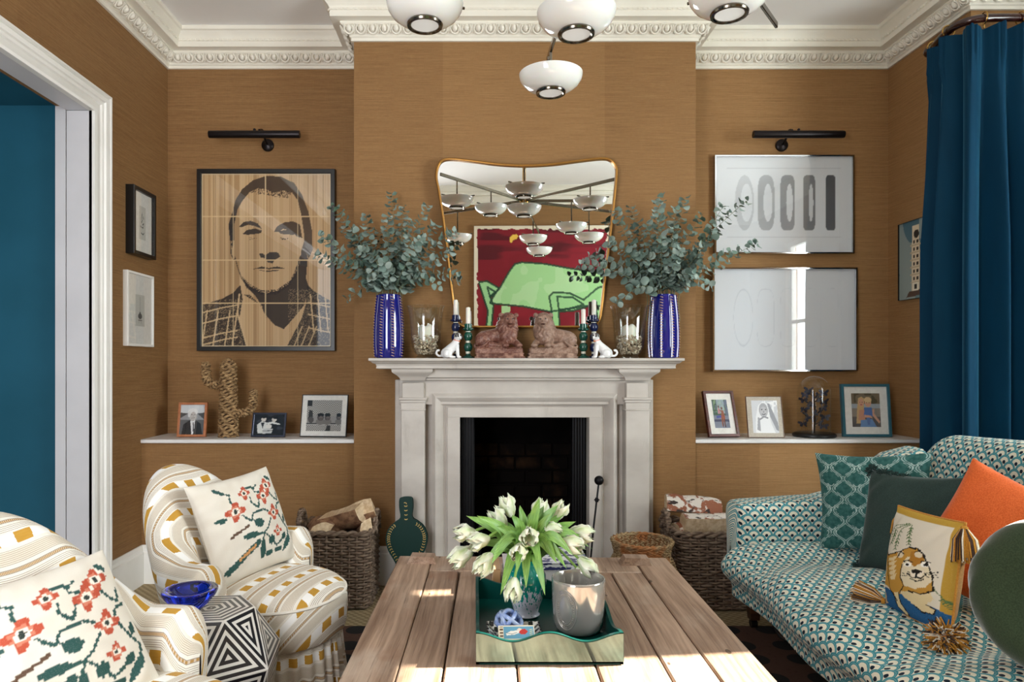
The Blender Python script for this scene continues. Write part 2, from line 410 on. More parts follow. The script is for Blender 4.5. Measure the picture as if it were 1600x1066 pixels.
def egg_mesh():
    m = MB(); R = Matrix.Rotation(math.radians(-40), 4, 'X')
    m.ball((0, 0, 0), (.0145, .016, .018), 8)
    rim = [(.022 * math.sin(a) * (1 if abs(a) < 2.2 else .9), .004, -.025 * math.cos(a)) for a in np.linspace(-2.3, 2.3, 9)]
    m.tube(rim, .0052, 5); m.tube([(.0285, .002, .02), (.0285, .006, -.022)], [.0045, .002], 5)
    return m.xf(R)
EGG = None; tn = 3
for i in range(len(PATH)):
    j = (i + 1) % len(PATH); A = [offs(i, d) for d, z in CP]; B = [offs(j, d) for d, z in CP]
    m = MB(); m.grid(np.array([[(a.x, a.y, z) for a, (d, z) in zip(A, CP)], [(b.x, b.y, z) for b, (d, z) in zip(B, CP)]]), uv=False, flip=True)
    a = offs(i, .104); b = offs(j, .104); ln = (b - a).length; u = (b - a).normalized(); nn = Vector((u.y, -u.x))
    for k in range(int(ln / .024)):      # small dentils joined into the moulding
        c = a + u * (.012 + k * .024); Mx = frame_M((0, 0, 0), (u.x, u.y, 0), (nn.x, nn.y, 0), (0, 0, 1)); m.box((c.x, c.y, 2.812), (.013, .010, .008), Mx)
    o = struct(m.build('trim_%d' % tn, M_cream, angle=25)); tn += 1
    if i == 9: continue
    a = offs(i, .046); b = offs(j, .046); ln = (b - a).length; n = max(1, round(ln / .058))
    for k in range(n):
        c = a + u * (ln * (k + .5) / n)
        if c.y < 1.6: continue
        Mx = frame_M((c.x, c.y, 2.747), (u.x, u.y, 0), (nn.x, nn.y, 0), (0, 0, 1))
        if EGG is None:
            EGG = egg_mesh().build('egg', M_cream, o); EGG.matrix_parent_inverse = Matrix.Identity(4); EGG.matrix_basis = wmat(o).inverted() @ Mx
        else: inst(EGG, o, Mx)
# baseboards
def base(name, p, q, nrm, h=.19, t=.022):
    pr = [(0, 0), (t, 0), (t, h - .035), (t - .006, h - .03), (t - .008, h - .015), (t - .014, h - .008), (t - .016, h), (0, h)]
    m = MB(); m.grid(np.array([[(e[0] + nrm[0] * d, e[1] + nrm[1] * d, z) for d, z in pr] for e in (p, q)]), uv=False, flip=True); struct(m.build(name, M_white, angle=30))
base('baseboard_left', (XL, 3.08), (XL, 3.425), (1, 0)); base('baseboard_back_left', (XL, 3.425), (XC0, 3.425), (0, -1))
base('baseboard_chimney_left', (XC0, YC), (-.36, YC), (0, -1)); base('baseboard_back_right', (XC1, 3.425), (XR, 3.425), (0, -1)); base('baseboard_right', (XR, 3.425), (XR, 3.098), (-1, 0))
base('baseboard_chimney_right', (.86, YC), (XC1, YC), (0, -1))
M_shelf = pbr('shelf_stone', mottled((226, 224, 222), (236, 235, 233), (8, 8, 30)), .3, spec=.5)
for nm, x0, x1, lb in (('left', XL, XC0, 'white shelf top carrying the woven cactus and three photo frames'), ('right', XC1, XR, 'white shelf top carrying the glass cloche and three photo frames')):
    tag(MB().box(((x0 + x1) / 2, 3.563, .71), (x1 - x0, .306, .02), bev=.003).build('alcove_shelf', M_shelf), lb, 'shelf')

# ------------------------------------------------------------------ fireplace
fp = thing('fireplace', 'pale stone mantelpiece with pilasters around a black grate opening', 'fireplace', (.245, 3.3, 0))
def ppx(px, Y): return (px - VX) / F * Y
fx = .2425                                     # centre line
def sym(m, x, w, y0, y1, z0, z1, b=.003):
    for s in ((-1, 1) if x else (1,)): m.box((fx + s * x, (y0 + y1) / 2, (z0 + z1) / 2), (w, y1 - y0, z1 - z0), bev=b)
# mantel shelf: stepped mouldings
m = MB(); prof = [(.733, 1.123), (.733, 1.112), (.724, 1.108), (.716, 1.1), (.704, 1.096), (.70, 1.086), (.702, 1.076), (.69, 1.072)]
rows = []
for (hw, z) in prof:
    d = .733 - hw; rows.append([(fx - hw, 3.4, z), (fx - hw, 3.165 + d, z), (fx + hw, 3.165 + d, z), (fx + hw, 3.4, z)])
m.grid(np.array(rows), uv=False, flip=False)
m.add(rows[0], [(0, 1, 2, 3)]); m.add(rows[-1], [(3, 2, 1, 0)])
m.build('mantel_shelf', M_stone, fp, angle=25)
# bed mould under the shelf
m = MB(); sym(m, 0, 1.16, 3.25, 3.4, 1.03, 1.073); sym(m, 0, 1.12, 3.262, 3.4, 1.018, 1.03); m.build('bed_mould', M_stone, fp)
m = MB(); sym(m, 0, 1.21, 3.29, 3.4, .9, 1.02); m.build('frieze', M_stone, fp)
for s in (-1, 1):
    c = fx + s * .535
    m = MB(); m.box((c, 3.325, .46), (.112, .15, .92), bev=.003)
    m.box((c, 3.325, .962), (.105, .14, .09), bev=.003); m.build('pilaster', M_stone, fp)
    m = MB()
    for (hw, z0, z1) in ((.066, .925, .937), (.061, .912, .925), (.057, .88, .912), (.06, .874, .88)): m.box((c, 3.325, (z0 + z1) / 2), (2 * hw, .15 + 2 * (hw - .056), z1 - z0), bev=.002)
    m.build('astragal', M_stone, fp)
    m = MB(); pr = [(.056, 1.018), (.06, 1.022), (.062, 1.03), (.075, 1.043), (.092, 1.055), (.096, 1.06), (.097, 1.073)]
    m.grid(np.array([[(c - h, 3.4, z), (c - h, 3.305 - h, z), (c + h, 3.305 - h, z), (c + h, 3.4, z)] for h, z in pr]), uv=False, flip=True); m.build('capital', M_stone, fp)
    m = MB(); m.box((fx + s * .585, 3.36, .51), (.085, .08, 1.02), bev=.003); m.build('outer_slip', M_stone, fp)
    m = MB(); m.box((fx + s * .45, 3.365, .45), (.1, .07, .9)); m.build('return_panel', M_stone, fp)
    m = MB(); m.box((fx + s * .342, 3.345, .42), (.06, .1, .84), bev=.002); m.build('inner_slip', M_stone, fp)
m = MB(); m.box((fx, 3.345, .863), (.744, .1, .05), bev=.002); m.build('lintel_slip', M_stone, fp)
# bolection frame round the opening
pr = [(.445, 3.37, .955), (.445, 3.285, .955), (.43, 3.272, .94), (.425, 3.272, .935), (.415, 3.278, .926), (.402, 3.292, .912), (.388, 3.312, .9), (.384, 3.312, .895), (.378, 3.305, .889), (.372, 3.305, .884), (.37, 3.33, .882)]
m = MB(); m.grid(np.array([[(fx - a, y, 0), (fx - a, y, z), (fx + a, y, z), (fx + a, y, 0)] for a, y, z in pr]), uv=False, flip=True); m.build('bolection_moulding', M_stone, fp, angle=25)
# firebox
m = MB(); 
for (x0, x1, y0, y1, z0, z1) in ((-.32, .32, 3.86, 3.9, 0, .9), (-.34, -.31, 3.38, 3.9, 0, .9), (.31, .34, 3.38, 3.9, 0, .9), (-.32, .32, 3.39, 3.9, .838, .9), (-.32, .32, 3.3, 3.9, 0, .02)):
    m.box((fx + (x0 + x1) / 2, (y0 + y1) / 2, (z0 + z1) / 2), (x1 - x0, y1 - y0, z1 - z0))
m.build('firebox', M_soot, fp, smooth=False)
for s in (-1, 1):
    m = MB(); m.box((fx + s * .276, 3.40, .43), (.07, .03, .82), bev=.003)
    for k in range(5): m.tube([(fx + s * (.248 + .0135 * k), 3.384, .03), (fx + s * (.248 + .0135 * k), 3.384, .83)], .0052 if k % 2 else .0035, 6)
    m.build('cast_iron_panel', M_iron, fp)
    m = MB(); m.lathe([(.02, .02), (.02, .03), (.009, .05), (.008, .2), (.014, .215), (.006, .225), (.0155, .245), (.018, .258), (.012, .275), (.003, .29)], (fx + s * .215, 3.48, 0), 12); m.build('andiron', M_iron, fp)
BRK = pbr('sooty_brick', mottled((14, 10, 8), (62, 42, 26), 6, .5, .85), .9, spec=.1)
for r in range(8):
    for k in range(4):
        m = MB(); m.box((fx - .24 + k * .152 + (r % 2) * .06, 3.857, .07 + r * .078), (.142, .02, .068), bev=.006); m.build('brick', BRK, fp, smooth=False)
tag(MB().box((fx, 3.1, .006), (1.35, .5, .012), bev=.003).build('hearth_slab', M_stone), 'low pale hearth slab in front of the fireplace', 'hearth')
# ------------------------------------------------------------------ rug
def rug_col(t):
    x, y, z = t.xyz(t.pos()); p = t.pos()
    u = (x * 3.6).fract() - .5; v = (y * 3.6 + .3).fract() - .5
    r1 = ((u.abs() - .22) * (u.abs() - .22) * 3.0 + (v.abs() - .22) * (v.abs() - .22) * 3.0).sqrt()
    leaf = r1.lt(.27) * (u.abs().gt(.03)) * (v.abs().gt(.03))
    n = t.noise(p, (60, 60, 60), 2)
    c = t.mix((88, 66, 58), (44, 44, 44), leaf); c = t.mix(c, (120, 98, 84), (u.abs() + v.abs()).lt(.12)); 
    return t.mix(c, (60, 28, 26), n.sm(.55, .8) * .4)
M_rug = pbr('patterned_rug', rug_col, .95, spec=.1, bump=nbump(300, .4, .003))
tag(MB().box((.5, 1.42, .008), (2.75, 2.8, .016), bev=.006).build('rug', M_rug), 'dark brown and grey leaf patterned rug under the wooden table', 'rug')

# ------------------------------------------------------------------ coffee table made from an old plank door
def wood_col(t):
    x, y, z = t.xyz(t.coord('Object')); r = t.rnd(); o = t.coord('Object')
    wv = t.noise(o, (5, 1.2, 5), 3); v = t.comb(x + wv * .05 + r * 7.0, y, z)
    a = t.noise(v, (95, 3.0, 95), 5, .65).sm(.28, .74); b = t.noise(v, (16, 1.3, 16), 4).sm(.3, .7)
    c = t.mix((114, 88, 70), (192, 163, 140), a * .6 + b * .4)
    c = t.mix(c, (196, 180, 164), t.noise(v, (6, 3, 6), 5).sm(.5, .75) * .55)
    c = t.mix(c, (134, 92, 66), t.noise(v, (9, 5, 9), 3).sm(.58, .72) * .5)
    k = t.voro(v, (14, 7, 14)).lt(.10) * t.noise(v, (4, 4, 4), 1).gt(.52)
    c = t.mix(c, (58, 40, 30), k * .8)
    return t.mix(c, (70, 52, 42), t.noise(v, (240, 5, 240), 2).sm(.64, .74) * .55)
M_wood = pbr('weathered_oak', wood_col, .5, spec=.35, bump=(lambda t: t.noise(t.coord('Object'), (120, 4, 120), 4), .35, .0025))
TZ = .42; TC = Vector((.2025, 2.39, 0)); TA = math.radians(-1.75); TR = Matrix.Rotation(-TA * -1, 4, 'Z')
table = thing('coffee_table', 'low weathered plank coffee table in the middle of the room', 'table', (.19, 1.7, 0))
Rt = Matrix.Translation(TC) @ Matrix.Rotation(math.radians(-1.5), 4, 'Z')
def plank(x0, x1, y0, y1, z0=TZ - .045, z1=TZ, nm='plank', b=.0035):     # local: x across, y 0 at far edge, negative towards the camera
    mm = MB().box((0, 0, 0), (x1 - x0, y1 - y0, z1 - z0), bev=b)
    o = mm.build(nm, M_wood, None, origin=(0, 0, 0)); o.parent = table; o.matrix_parent_inverse = Matrix.Identity(4)
    o.matrix_basis = wmat(table).inverted() @ Rt @ Matrix.Translation(((x0 + x1) / 2, (y0 + y1) / 2, (z0 + z1) / 2)); return o
HW = .466; LEN = 1.42; g = .0022
plank(-HW, -HW + .118, -LEN, 0, nm='side_rail'); plank(HW - .118, HW, -LEN, 0, nm='side_rail')
e = plank(-HW + .118 + g, HW - .118 - g, -.168, 0, nm='end_rail'); e = plank(-HW + .118 + g, HW - .118 - g, -LEN, -LEN + .168, nm='end_rail')
xs = [-HW + .118, -.247, -.085, .092, .245, HW - .118]
for a, b in zip(xs[:-1], xs[1:]): plank(a + g, b - g, -LEN + .168 + g, -.168 - g, TZ - .04, TZ - .0015)
for s in (-1, 1):                               # wedge blocks pegged through the end rail
    pr = [(-.05, 0), (.05, 0), (.042, .024), (-.036, .026)]
    mm = MB(); mm.prism([(x, z) for x, z in pr], .05, Matrix(((1, 0, 0, 0), (0, 0, -1, 0), (0, 1, 0, 0), (0, 0, 0, 1))))
    o = mm.build('wedge_block', M_wood, None, origin=(0, 0, 0), angle=20); o.parent = table; o.matrix_parent_inverse = Matrix.Identity(4)
    o.matrix_basis = wmat(table).inverted() @ Rt @ Matrix.Translation((s * .36 - .018, -.05, TZ))
for sx in (-1, 1):
    for y in (-.12, -LEN + .12): plank(sx * (HW - .1) - .04, sx * (HW - .1) + .04, y - .04, y + .04, .016, TZ - .045, 'leg', .006)
for sx in (-1, 1): plank(sx * (HW - .1) - .014, sx * (HW - .1) + .014, -LEN + .16, -.16, TZ - .14, TZ - .045, 'apron')

# ------------------------------------------------------------------ sofa in a scallop print
def scallop_col(t):
    u, v, z = t.xyz(t.coord('UV')); wd = .051; h = .0205; R = wd / (2 * h)
    U = u / wd; V = v / h; r = V.floor(); fy = V - r; odd = (r * .5).fract(); k2 = wd / h
    dx0 = ((U + odd).fract() - .5) * k2; dx1 = ((U + odd + .5).fract() - .5) * k2
    dA = (dx1 * dx1 + (fy + 1.0) * (fy + 1.0)).sqrt(); dB = (dx0 * dx0 + fy * fy).sqrt(); dC = (dx1 * dx1 + (fy - 1.0) * (fy - 1.0)).sqrt()
    inA = dA.lt(R); inB = dB.lt(R); d = (dA * inA + (1.0 - inA) * (dB * inB + dC * (1.0 - inB))) / R
    n = t.noise(t.coord('UV'), (90, 90, 1), 2) - .5
    cream = d.sm(.16, .20) * (1.0 - (d + n * .10).sm(.66, .71)); navy = (d + n * .12).lt(.25)
    c = t.mix((70, 156, 166), (42, 124, 140), n + .5); c = t.mix(c, (170, 208, 206), d.band(.80, .86) * .45)
    c = t.mix(c, (236, 232, 212), cream)
    return t.mix(c, (18, 36, 52), navy)
M_sofa = pbr('scallop_print', scallop_col, .85, spec=.15, sheen=.15, bump=nbump(500, .15, .001))
M_leg = pbr('dark_walnut', mottled((52, 32, 20), (78, 48, 30), (8, 8, 60)), .4)
sofa = thing('sofa', 'deep sofa in teal and cream scallop print below the curtain', 'sofa', (1.45, 1.9, .0))
SY0, SY1 = .75, 2.76
def ss(x): x = max(0, min(1, x)); return x * x * (3 - 2 * x)
# seat: long soft cushion with a bulging front
rows = []; NY = 90
for i in range(NY + 1):
    y = SY0 + (SY1 - .02 - SY0) * i / NY; e = max(0, (y - (SY1 - .10)) / .08); k = math.sqrt(max(0.0, 1 - e * e)) if e < 1 else 0.0
    wob = .012 * math.sin(y * 17) + .008 * math.sin(y * 9 + 1); f = .975 + .015 * math.sin(y * 8.5) + (1 - k) * .10
    pr = [(1.80, .36), (1.62, .372), (1.45, .38 + wob), (1.30, .385 + wob * 1.2), (1.18, .384 + wob), (1.08, .374 + wob), (f + .045, .356 + wob), (f + .012, .332), (f, .302), (f + .010, .274), (f + .032, .252), (f + .04, .24), (f + .045, .215), (f + .05, .185), (f + .12, .18)]
    pc = cr([(x, y, z if z < .3 else .3 + (z - .3) * (.55 + .45 * k)) for x, z in pr], 4)
    for p in pc:                                # tufting dimples
        for (ty, tx) in ((2.30, 1.16), (1.95, 1.10), (1.62, 1.14), (1.30, 1.10), (1.0, 1.14)):
            d2 = ((p.y - ty) ** 2 + (p.x - tx) ** 2 * 1.5) / .0075
            if d2 < 6 and p.z > .3: p.z -= .014 * math.exp(-d2)
    rows.append(pc)
MB().grid(np.array(rows)[:, :, :], uvs=1.0, flip=True, fv=-1, uv0=(0, 3)).build('seat', M_sofa, sofa, angle=180)
end = [tuple(p) for p in rows[-1]]; m = MB(); m.v = end; m.uv = [(p[0], p[2]) for p in end]; m.hasuv = True; m.c = [(1, 1, 1)] * len(end); m.f = [tuple(range(len(end)))]; m.mi = [0]; m.build('seat_end', M_sofa, sofa)
# far arm: rounded, flaring outwards, sweeping up to the back
rows = []; xs_ = [1.05, 1.055, 1.072, 1.11, 1.2, 1.3, 1.4, 1.5, 1.6, 1.7, 1.8]
for i, x in enumerate(xs_):
    k = [.0, .72, .93, 1, 1, 1, 1, 1, 1, 1, 1][i]; h = .535 + .02 * ss((x - 1.05) / .4) + .20 * ss((x - 1.42) / .36)
    yc, zc = 2.80, (.18 + h) / 2
    pr = [(2.735, .19), (2.73, .34), (2.72, .44), (2.712, h - .045), (2.722, h - .012), (2.75, h), (2.84, h), (2.875, h - .015), (2.89, h - .06), (2.875, .40), (2.87, .19)]
    kk = max(k, .02); rows.append(cr([(x, yc + (y - yc) * kk, zc + (z - zc) * (kk * .25 + .75 if k > 0 else .02)) for y, z in pr], 3))
MB().grid(np.array(rows), uv0=(.007, .004), uu=xs_).build('arm', M_sofa, sofa, angle=180)
# back: camel shaped, rolling over at the top
rows = []
for i in range(NY + 1):
    y = SY0 + (2.90 - SY0) * i / NY; h = .60 + .235 * ss((2.88 - y) / .30) + .012 * math.sin(y * 4)
    e = max(0, (y - 2.82) / .08); k = math.sqrt(max(0, 1 - e * e)) if e < 1 else 0
    pr = [(1.66, .38), (1.68, .48), (1.70, .58), (1.735, h - .13), (1.75, h - .055), (1.785, h - .012), (1.84, h), (1.90, h - .02), (1.94, h - .075), (1.95, h - .2), (1.94, .4), (1.93, .18)]
    pr = [(x, min(z, h) if z < .5 else z) for x, z in pr]
    rows.append(cr([(1.84 + (x - 1.84) * (.25 + .75 * k), y, z) for x, z in pr], 4))
MB().grid(np.array(rows), uv0=(.003, .009), uu=np.linspace(0, 2.15, NY + 1)).build('back', M_sofa, sofa, angle=180)
for (x, y) in ((1.145, 2.80), (1.85, 2.80), (1.05, .85), (1.85, .85)):
    m = MB(); m.box((x, y, .12), (.05, .05, .14)); m.v = [(x + (a - x) * (.72 if c < .1 else 1), y + (b - y) * (.72 if c < .1 else 1), c) for a, b, c in m.v]
    lg = m.build('leg', M_leg, sofa, smooth=False)
    MB().tube([(x - .012, y, .032), (x + .012, y, .032)], .0158, 14).build('castor', M_bronze, lg)
cordp = cr([(1.18, 2.72, .20), (1.175, 2.70, .09), (1.2, 2.66, .024), (1.27, 2.58, .0235), (1.36, 2.5, .0235), (1.45, 2.45, .0235)], 6)
tag(MB().tube(cordp, .004, 6).build('lamp_cord', M_black), 'thin black electric cord trailing under the sofa by its far leg', 'cord')

# ------------------------------------------------------------------ cushions
def pillow_grid(w, h, t, n=40, front=True, pinch=.07, seed=0, power=.45):
    a = np.linspace(-1, 1, n + 1); U, V = np.meshgrid(a, a, indexing='ij')
    X = w / 2 * U * (1 - pinch * (1 - V ** 2)); Y = h / 2 * V * (1 - pinch * (1 - U ** 2))
    Z = t / 2 * ((1 - U ** 2) * (1 - V ** 2)).clip(0) ** power
    r = vnoise(U + 3, V + 3, 2.2, seed) - .5; Z = Z * (1 + .16 * r)
    cz = np.exp(-((1 - np.abs(U)) ** 2 + (1 - np.abs(V)) ** 2) * 6) * .008 * np.sin((U - V) * 14) * (1 - U ** 2) * (1 - V ** 2) * 4; Z = Z + cz
    return np.stack([X, Y, Z if front else -Z], 2), (U + 1) / 2, (V + 1) / 2
def axes(r, u):
    r = Vector(r).normalized(); u = Vector(u); u = (u - r * u.dot(r)).normalized(); return r, u, r.cross(u)
def pillow(name, label, cat, c, r, u, w, h, t, mat_f, mat_b=None, paint=None, n=40, seed=0, piping=None, pinch=.07, group=None, sub=False):
    r, u, nn = axes(r, u); M = frame_M(c, r, u, nn); root = thing(name, label, cat, tuple(c), group)
    P, U, V = pillow_grid(w, h, t, n, True, pinch, seed); Q, _, _ = pillow_grid(w, h, t, 20, False, pinch, seed + 1)
    m = MB(); UV = np.stack([U * w, V * h], 2); C = paint(U, V) if paint else None
    m.grid(P, uv=UV, col=C).xf(M); m.build('front_cover', mat_f, root, angle=180)
    m = MB(); m.grid(Q, uv=np.stack(np.meshgrid(np.linspace(0, w, 21), np.linspace(0, h, 21), indexing='ij'), 2), flip=True).xf(M); m.build('back_cover', mat_b or mat_f, root, angle=180)
    if piping:
        ed = [P[i, 0] for i in range(n)] + [P[n, j] for j in range(n)] + [P[n - i, n] for i in range(n)] + [P[0, n - j] for j in range(n)]
        m = MB(); m.tube([M @ Vector(p) for p in ed], .0035, 6, closed=True); m.build('piping', piping, root)
    return root, M
def cloth(name, c1, c2, sheen=.2, sc=300, rough=.9, bs=.3): return pbr(name, mottled(c1, c2, sc, .3, .7, 2), rough, spec=.12, sheen=sheen, bump=nbump(sc * 2, bs, .0015))
M_green = cloth('dark_green_linen', (46, 62, 58), (58, 74, 70)); M_orange = cloth('orange_velvet', (206, 92, 44), (226, 112, 60), .5)
M_olive = cloth('green_velvet', (50, 64, 46), (62, 76, 56), .6); M_gold = cloth('gold_velvet', (182, 124, 52), (204, 146, 66), .4)
M_embr = pbr('wool_embroidery', lambda t: t.mix(t.attr(), (255, 250, 240), (t.noise(t.pos(), (500, 500, 500), 2) - .5) * .25), .95, spec=.08, bump=nbump(700, .5, .002))
M_tassel = pbr('tassel_wool', lambda t: t.mix(t.mix((170, 112, 38), (232, 222, 200), t.noise(t.coord('Object'), (400, 400, 400), 1).sm(.5, .6)), (62, 44, 34), t.noise(t.coord('Object'), (330, 330, 330), 1).sm(.56, .64)), .95, spec=.1)
def tassel(parent, top, direction, ln, spread, n=70, seed=0, mats=None, name='tassel'):
    rr = random.Random(seed); d = Vector(direction).normalized(); a = d.orthogonal().normalized(); b = d.cross(a); mats = mats or [pbr_t[k] for k in range(3)]
    m = MB()
    for k in range(n):
        th = rr.random() * 6.283; q = math.sqrt(rr.random()); off = (a * math.cos(th) + b * math.sin(th)); m.m = rr.choice((0, 0, 1, 2))
        p0 = Vector(top) + off * .006 * q; p1 = p0 + d * ln * .35 + off * spread * .6 * q; p2 = Vector(top) + d * ln * rr.uniform(.85, 1.05) + off * spread * q
        if name == 'pompom': p2 = Vector(top) + (off * rr.uniform(.2, 1) + d * rr.uniform(-.5, 1)).normalized() * ln * rr.uniform(.7, 1); p1 = (p0 + p2) / 2 + Vector((rr.uniform(-1, 1), rr.uniform(-1, 1), rr.uniform(-.2, 1))) * ln * .15
        m.tube([p0, p1, p2], [.0015, .0019, .0015], 4)
    m.m = 0; m.ball(Vector(top) + d * .003, .010, 8)
    return m.build(name, mats, parent)
pbr_t = [cloth('gold_yarn', (176, 120, 44), (196, 142, 62)), cloth('cream_yarn', (222, 212, 192), (236, 228, 210)), cloth('brown_yarn', (60, 44, 36), (76, 58, 48))]
green_yarn = [cloth('green_yarn', (36, 54, 52), (46, 64, 60))] * 3
# paisley cushion
def paisley(t):
    u, v, z = t.xyz(t.coord('UV')); wd, h = .098, .085; U = u / wd; V = v / h; r = V.floor(); odd = (r * .5).fract()
    x = (U + odd * 0.0).fract() - .5; y = V.fract() - .5; og = x.abs() - ((V * 6.2832).sin() * .2 + .25)
    a = (x * x * 1.3 + y * y * 1.6).sqrt(); petal = (x.abs() * 2.2 + (y + .25).abs() * 1.2)
    dots = ((U * 17.0).sin() * (V * 15.0).sin()).gt(-.25)
    ring = og.abs().lt(.03) + (og - .09).abs().lt(.028) * dots + (og + .09).abs().lt(.02) * dots; fan = ((y - .5) * (y - .5) + x * x).sqrt()
    f2 = fan.lt(.30) * fan.gt(.08) * ((x / (y.op('SUBTRACT', .56)) * 9.0).sin().gt(.55)); f3 = fan.band(.10, .13)
    n = t.noise(t.coord('UV'), (60, 60, 1), 3)
    c = t.mix((40, 84, 80), (62, 106, 102), n.sm(.3, .7)); return t.mix(c, (178, 200, 194), ((ring * .8 + f2 * .5 + f3) * (n.sm(.2, .5)).min(1.0)) * .8)
M_pais = pbr('paisley_print', paisley, .9, spec=.12, sheen=.2)
pillow('cushion', 'green cushion with a pale stencilled paisley print in the far sofa corner', 'cushion', (1.500, 2.565, .575), (.28, -.22, .03), (.06, .05, .355), .39, .375, .12, M_pais, pbr('paisley_back', (54, 96, 92), .9), seed=3, pinch=.09)
rt, M = pillow('cushion', 'plain dark green cushion with corner pompoms on the sofa', 'cushion', (1.455, 2.265, .56), (.11, -.33, .03), (.09, .02, .33), .375, .35, .14, M_green, seed=5, pinch=.08, n=44)
for k, (sx, sy) in enumerate(((-1, 1), (1, 1), (-1, -1), (-.72, .93), (-.5, .88), (-.3, .86))):
    p = M @ Vector((sx * .18, sy * .17, 0)); tassel(rt, p, (M.to_3x3() @ Vector((sx, sy, .3))), .030, .02, 110, k, green_yarn, 'pompom')
rt, M = pillow('cushion', 'plain orange velvet cushion behind the lion cushion', 'cushion', (1.50, 1.91, .575), (.24, -.25, -.16), (.2, -.03, .28), .38, .38, .13, M_orange, seed=9)
# lion cushion: boxed, gold borders, tassels at the corners
def lion_paint(U, V):
    n = 110; U = np.floor(U * n + .5) / n; V = np.floor(V * n + .5) / n
    X, Y = bilin(U * .86 - .01, V * .97, (393, 296), (718, 395), (662, 918), (358, 770)); p = Paint(X, Y, (224, 216, 198)); BK = (30, 26, 24)
    p.put(U > .935, (186, 148, 60)); p.put(V > .945, (190, 152, 62)); p.put(U < .015, (186, 148, 60))
    p.poly([(365, 680), (420, 705), (470, 718), (520, 745), (600, 775), (652, 822), (600, 850), (555, 852), (500, 836), (440, 806), (362, 772)], (38, 92, 140))
    for q in ([(512, 408), (516, 500)], [(505, 405), (470, 425), (452, 520)], [(500, 402), (440, 420), (425, 490)], [(495, 400), (425, 408), (392, 480)], [(600, 690), (620, 730), (638, 765)]):
        p.line(q, 4, (92, 118, 72)); x0, y0 = q[-2]; x1, y1 = q[-1]
        for k in range(6):
            f = (k + .5) / 6; x = x0 + (x1 - x0) * f; y = y0 + (y1 - y0) * f; p.line([(x - 9, y + 11), (x, y), (x + 9, y + 11)], 4, (86, 112, 70))
    body = [(372, 500), (396, 512), (412, 545), (470, 535), (520, 512), (552, 520), (572, 540), (585, 590), (600, 640), (600, 700), (560, 720), (520, 712), (490, 716), (470, 730), (458, 760), (420, 700), (380, 672), (368, 620)]
    p.poly(body, (196, 146, 62)); p.poly([(372, 520), (395, 540), (405, 600), (395, 660), (372, 640)], (224, 210, 180))
    for k in range(5): p.poly([(418 + k * 3, 560 + k * 22), (470, 552 + k * 20), (450 + k * 2, 575 + k * 21), (420 + k * 4, 572 + k * 22)], (228, 206, 160))
    p.poly([(495, 590), (510, 560), (545, 552), (575, 565), (592, 610), (598, 660), (580, 690), (545, 700), (505, 688), (490, 650)], (232, 218, 186))
    p.poly([(528, 532), (550, 528), (570, 545), (575, 575), (545, 600), (520, 575)], (176, 122, 46))
    p.ell(484, 545, 15, 16, (228, 212, 180)); p.ell(556, 543, 14, 15, (228, 212, 180))
    for e in ((518, 592), (578, 590)): p.ell(e[0], e[1], 15, 11, (250, 246, 236)); p.ell(e[0], e[1], 7, 7, BK)
    p.line([(500, 578), (518, 572), (536, 580)], 5, BK); p.line([(565, 578), (580, 573), (594, 582)], 5, BK)
    p.poly([(530, 618), (575, 618), (568, 645), (552, 652), (538, 645)], (244, 232, 212)); p.ell(552, 622, 17, 9, BK)
    p.line([(552, 630), (552, 648)], 4, BK); p.line([(532, 655), (552, 668), (574, 655)], 5, BK); p.line([(530, 640), (538, 652), (552, 648), (566, 652), (577, 640)], 4, BK)
    for k in (-1, 0, 1):
        p.line([(530, 636 + k * 6), (492, 630 + k * 14)], 3, BK); p.line([(576, 636 + k * 6), (614, 632 + k * 12)], 3, BK)
    p.poly([(480, 716), (520, 712), (560, 722), (590, 705), (598, 740), (570, 765), (598, 785), (590, 805), (552, 800), (530, 770), (495, 740)], (226, 206, 160))
    p.poly([(445, 720), (470, 715), (470, 760), (488, 815), (470, 822), (450, 780)], (226, 206, 160)); p.poly([(365, 690), (382, 735), (392, 760), (375, 762), (362, 720)], (214, 186, 132))
    for q in (body[1:8], [(472, 716), (470, 760), (488, 815), (470, 822), (448, 780), (440, 720)], [(495, 590), (488, 650), (502, 690), (480, 716)], [(600, 640), (600, 705), (560, 722), (520, 712)], [(530, 770), (552, 800), (590, 805), (600, 785), (570, 765)], [(412, 545), (420, 620), (418, 690), (455, 756)], [(570, 545), (592, 605), (600, 650)], [(470, 560), (484, 530), (500, 545)], [(543, 535), (556, 528), (570, 540)]):
        p.line(q, 5, BK)
    return p.C
rt, M = pillow('lion_cushion', 'needlepoint cushion of a standing lion with gold border and corner tassels', 'cushion', (1.232, 1.875, .535), (.0, -.27, .012), (.045, .02, .285), .275, .295, .10, M_embr, M_gold, lion_paint, 130, 4, M_gold, pinch=.03)
tassel(rt, M @ Vector((.135, .135, .0)), (-.1, -.25, -1), .085, .034, 220, 1); tassel(rt, M @ Vector((-.13, .12, .0)), (-.1, .2, -1), .06, .012, 110, 2)
tassel(rt, M @ Vector((-.135, -.135, .01)), (-.6, .75, .12), .078, .036, 320, 3); tassel(rt, M @ Vector((.13, -.15, .01)), (.1, -.9, -.1), .058, .045, 420, 4, None, 'pompom')
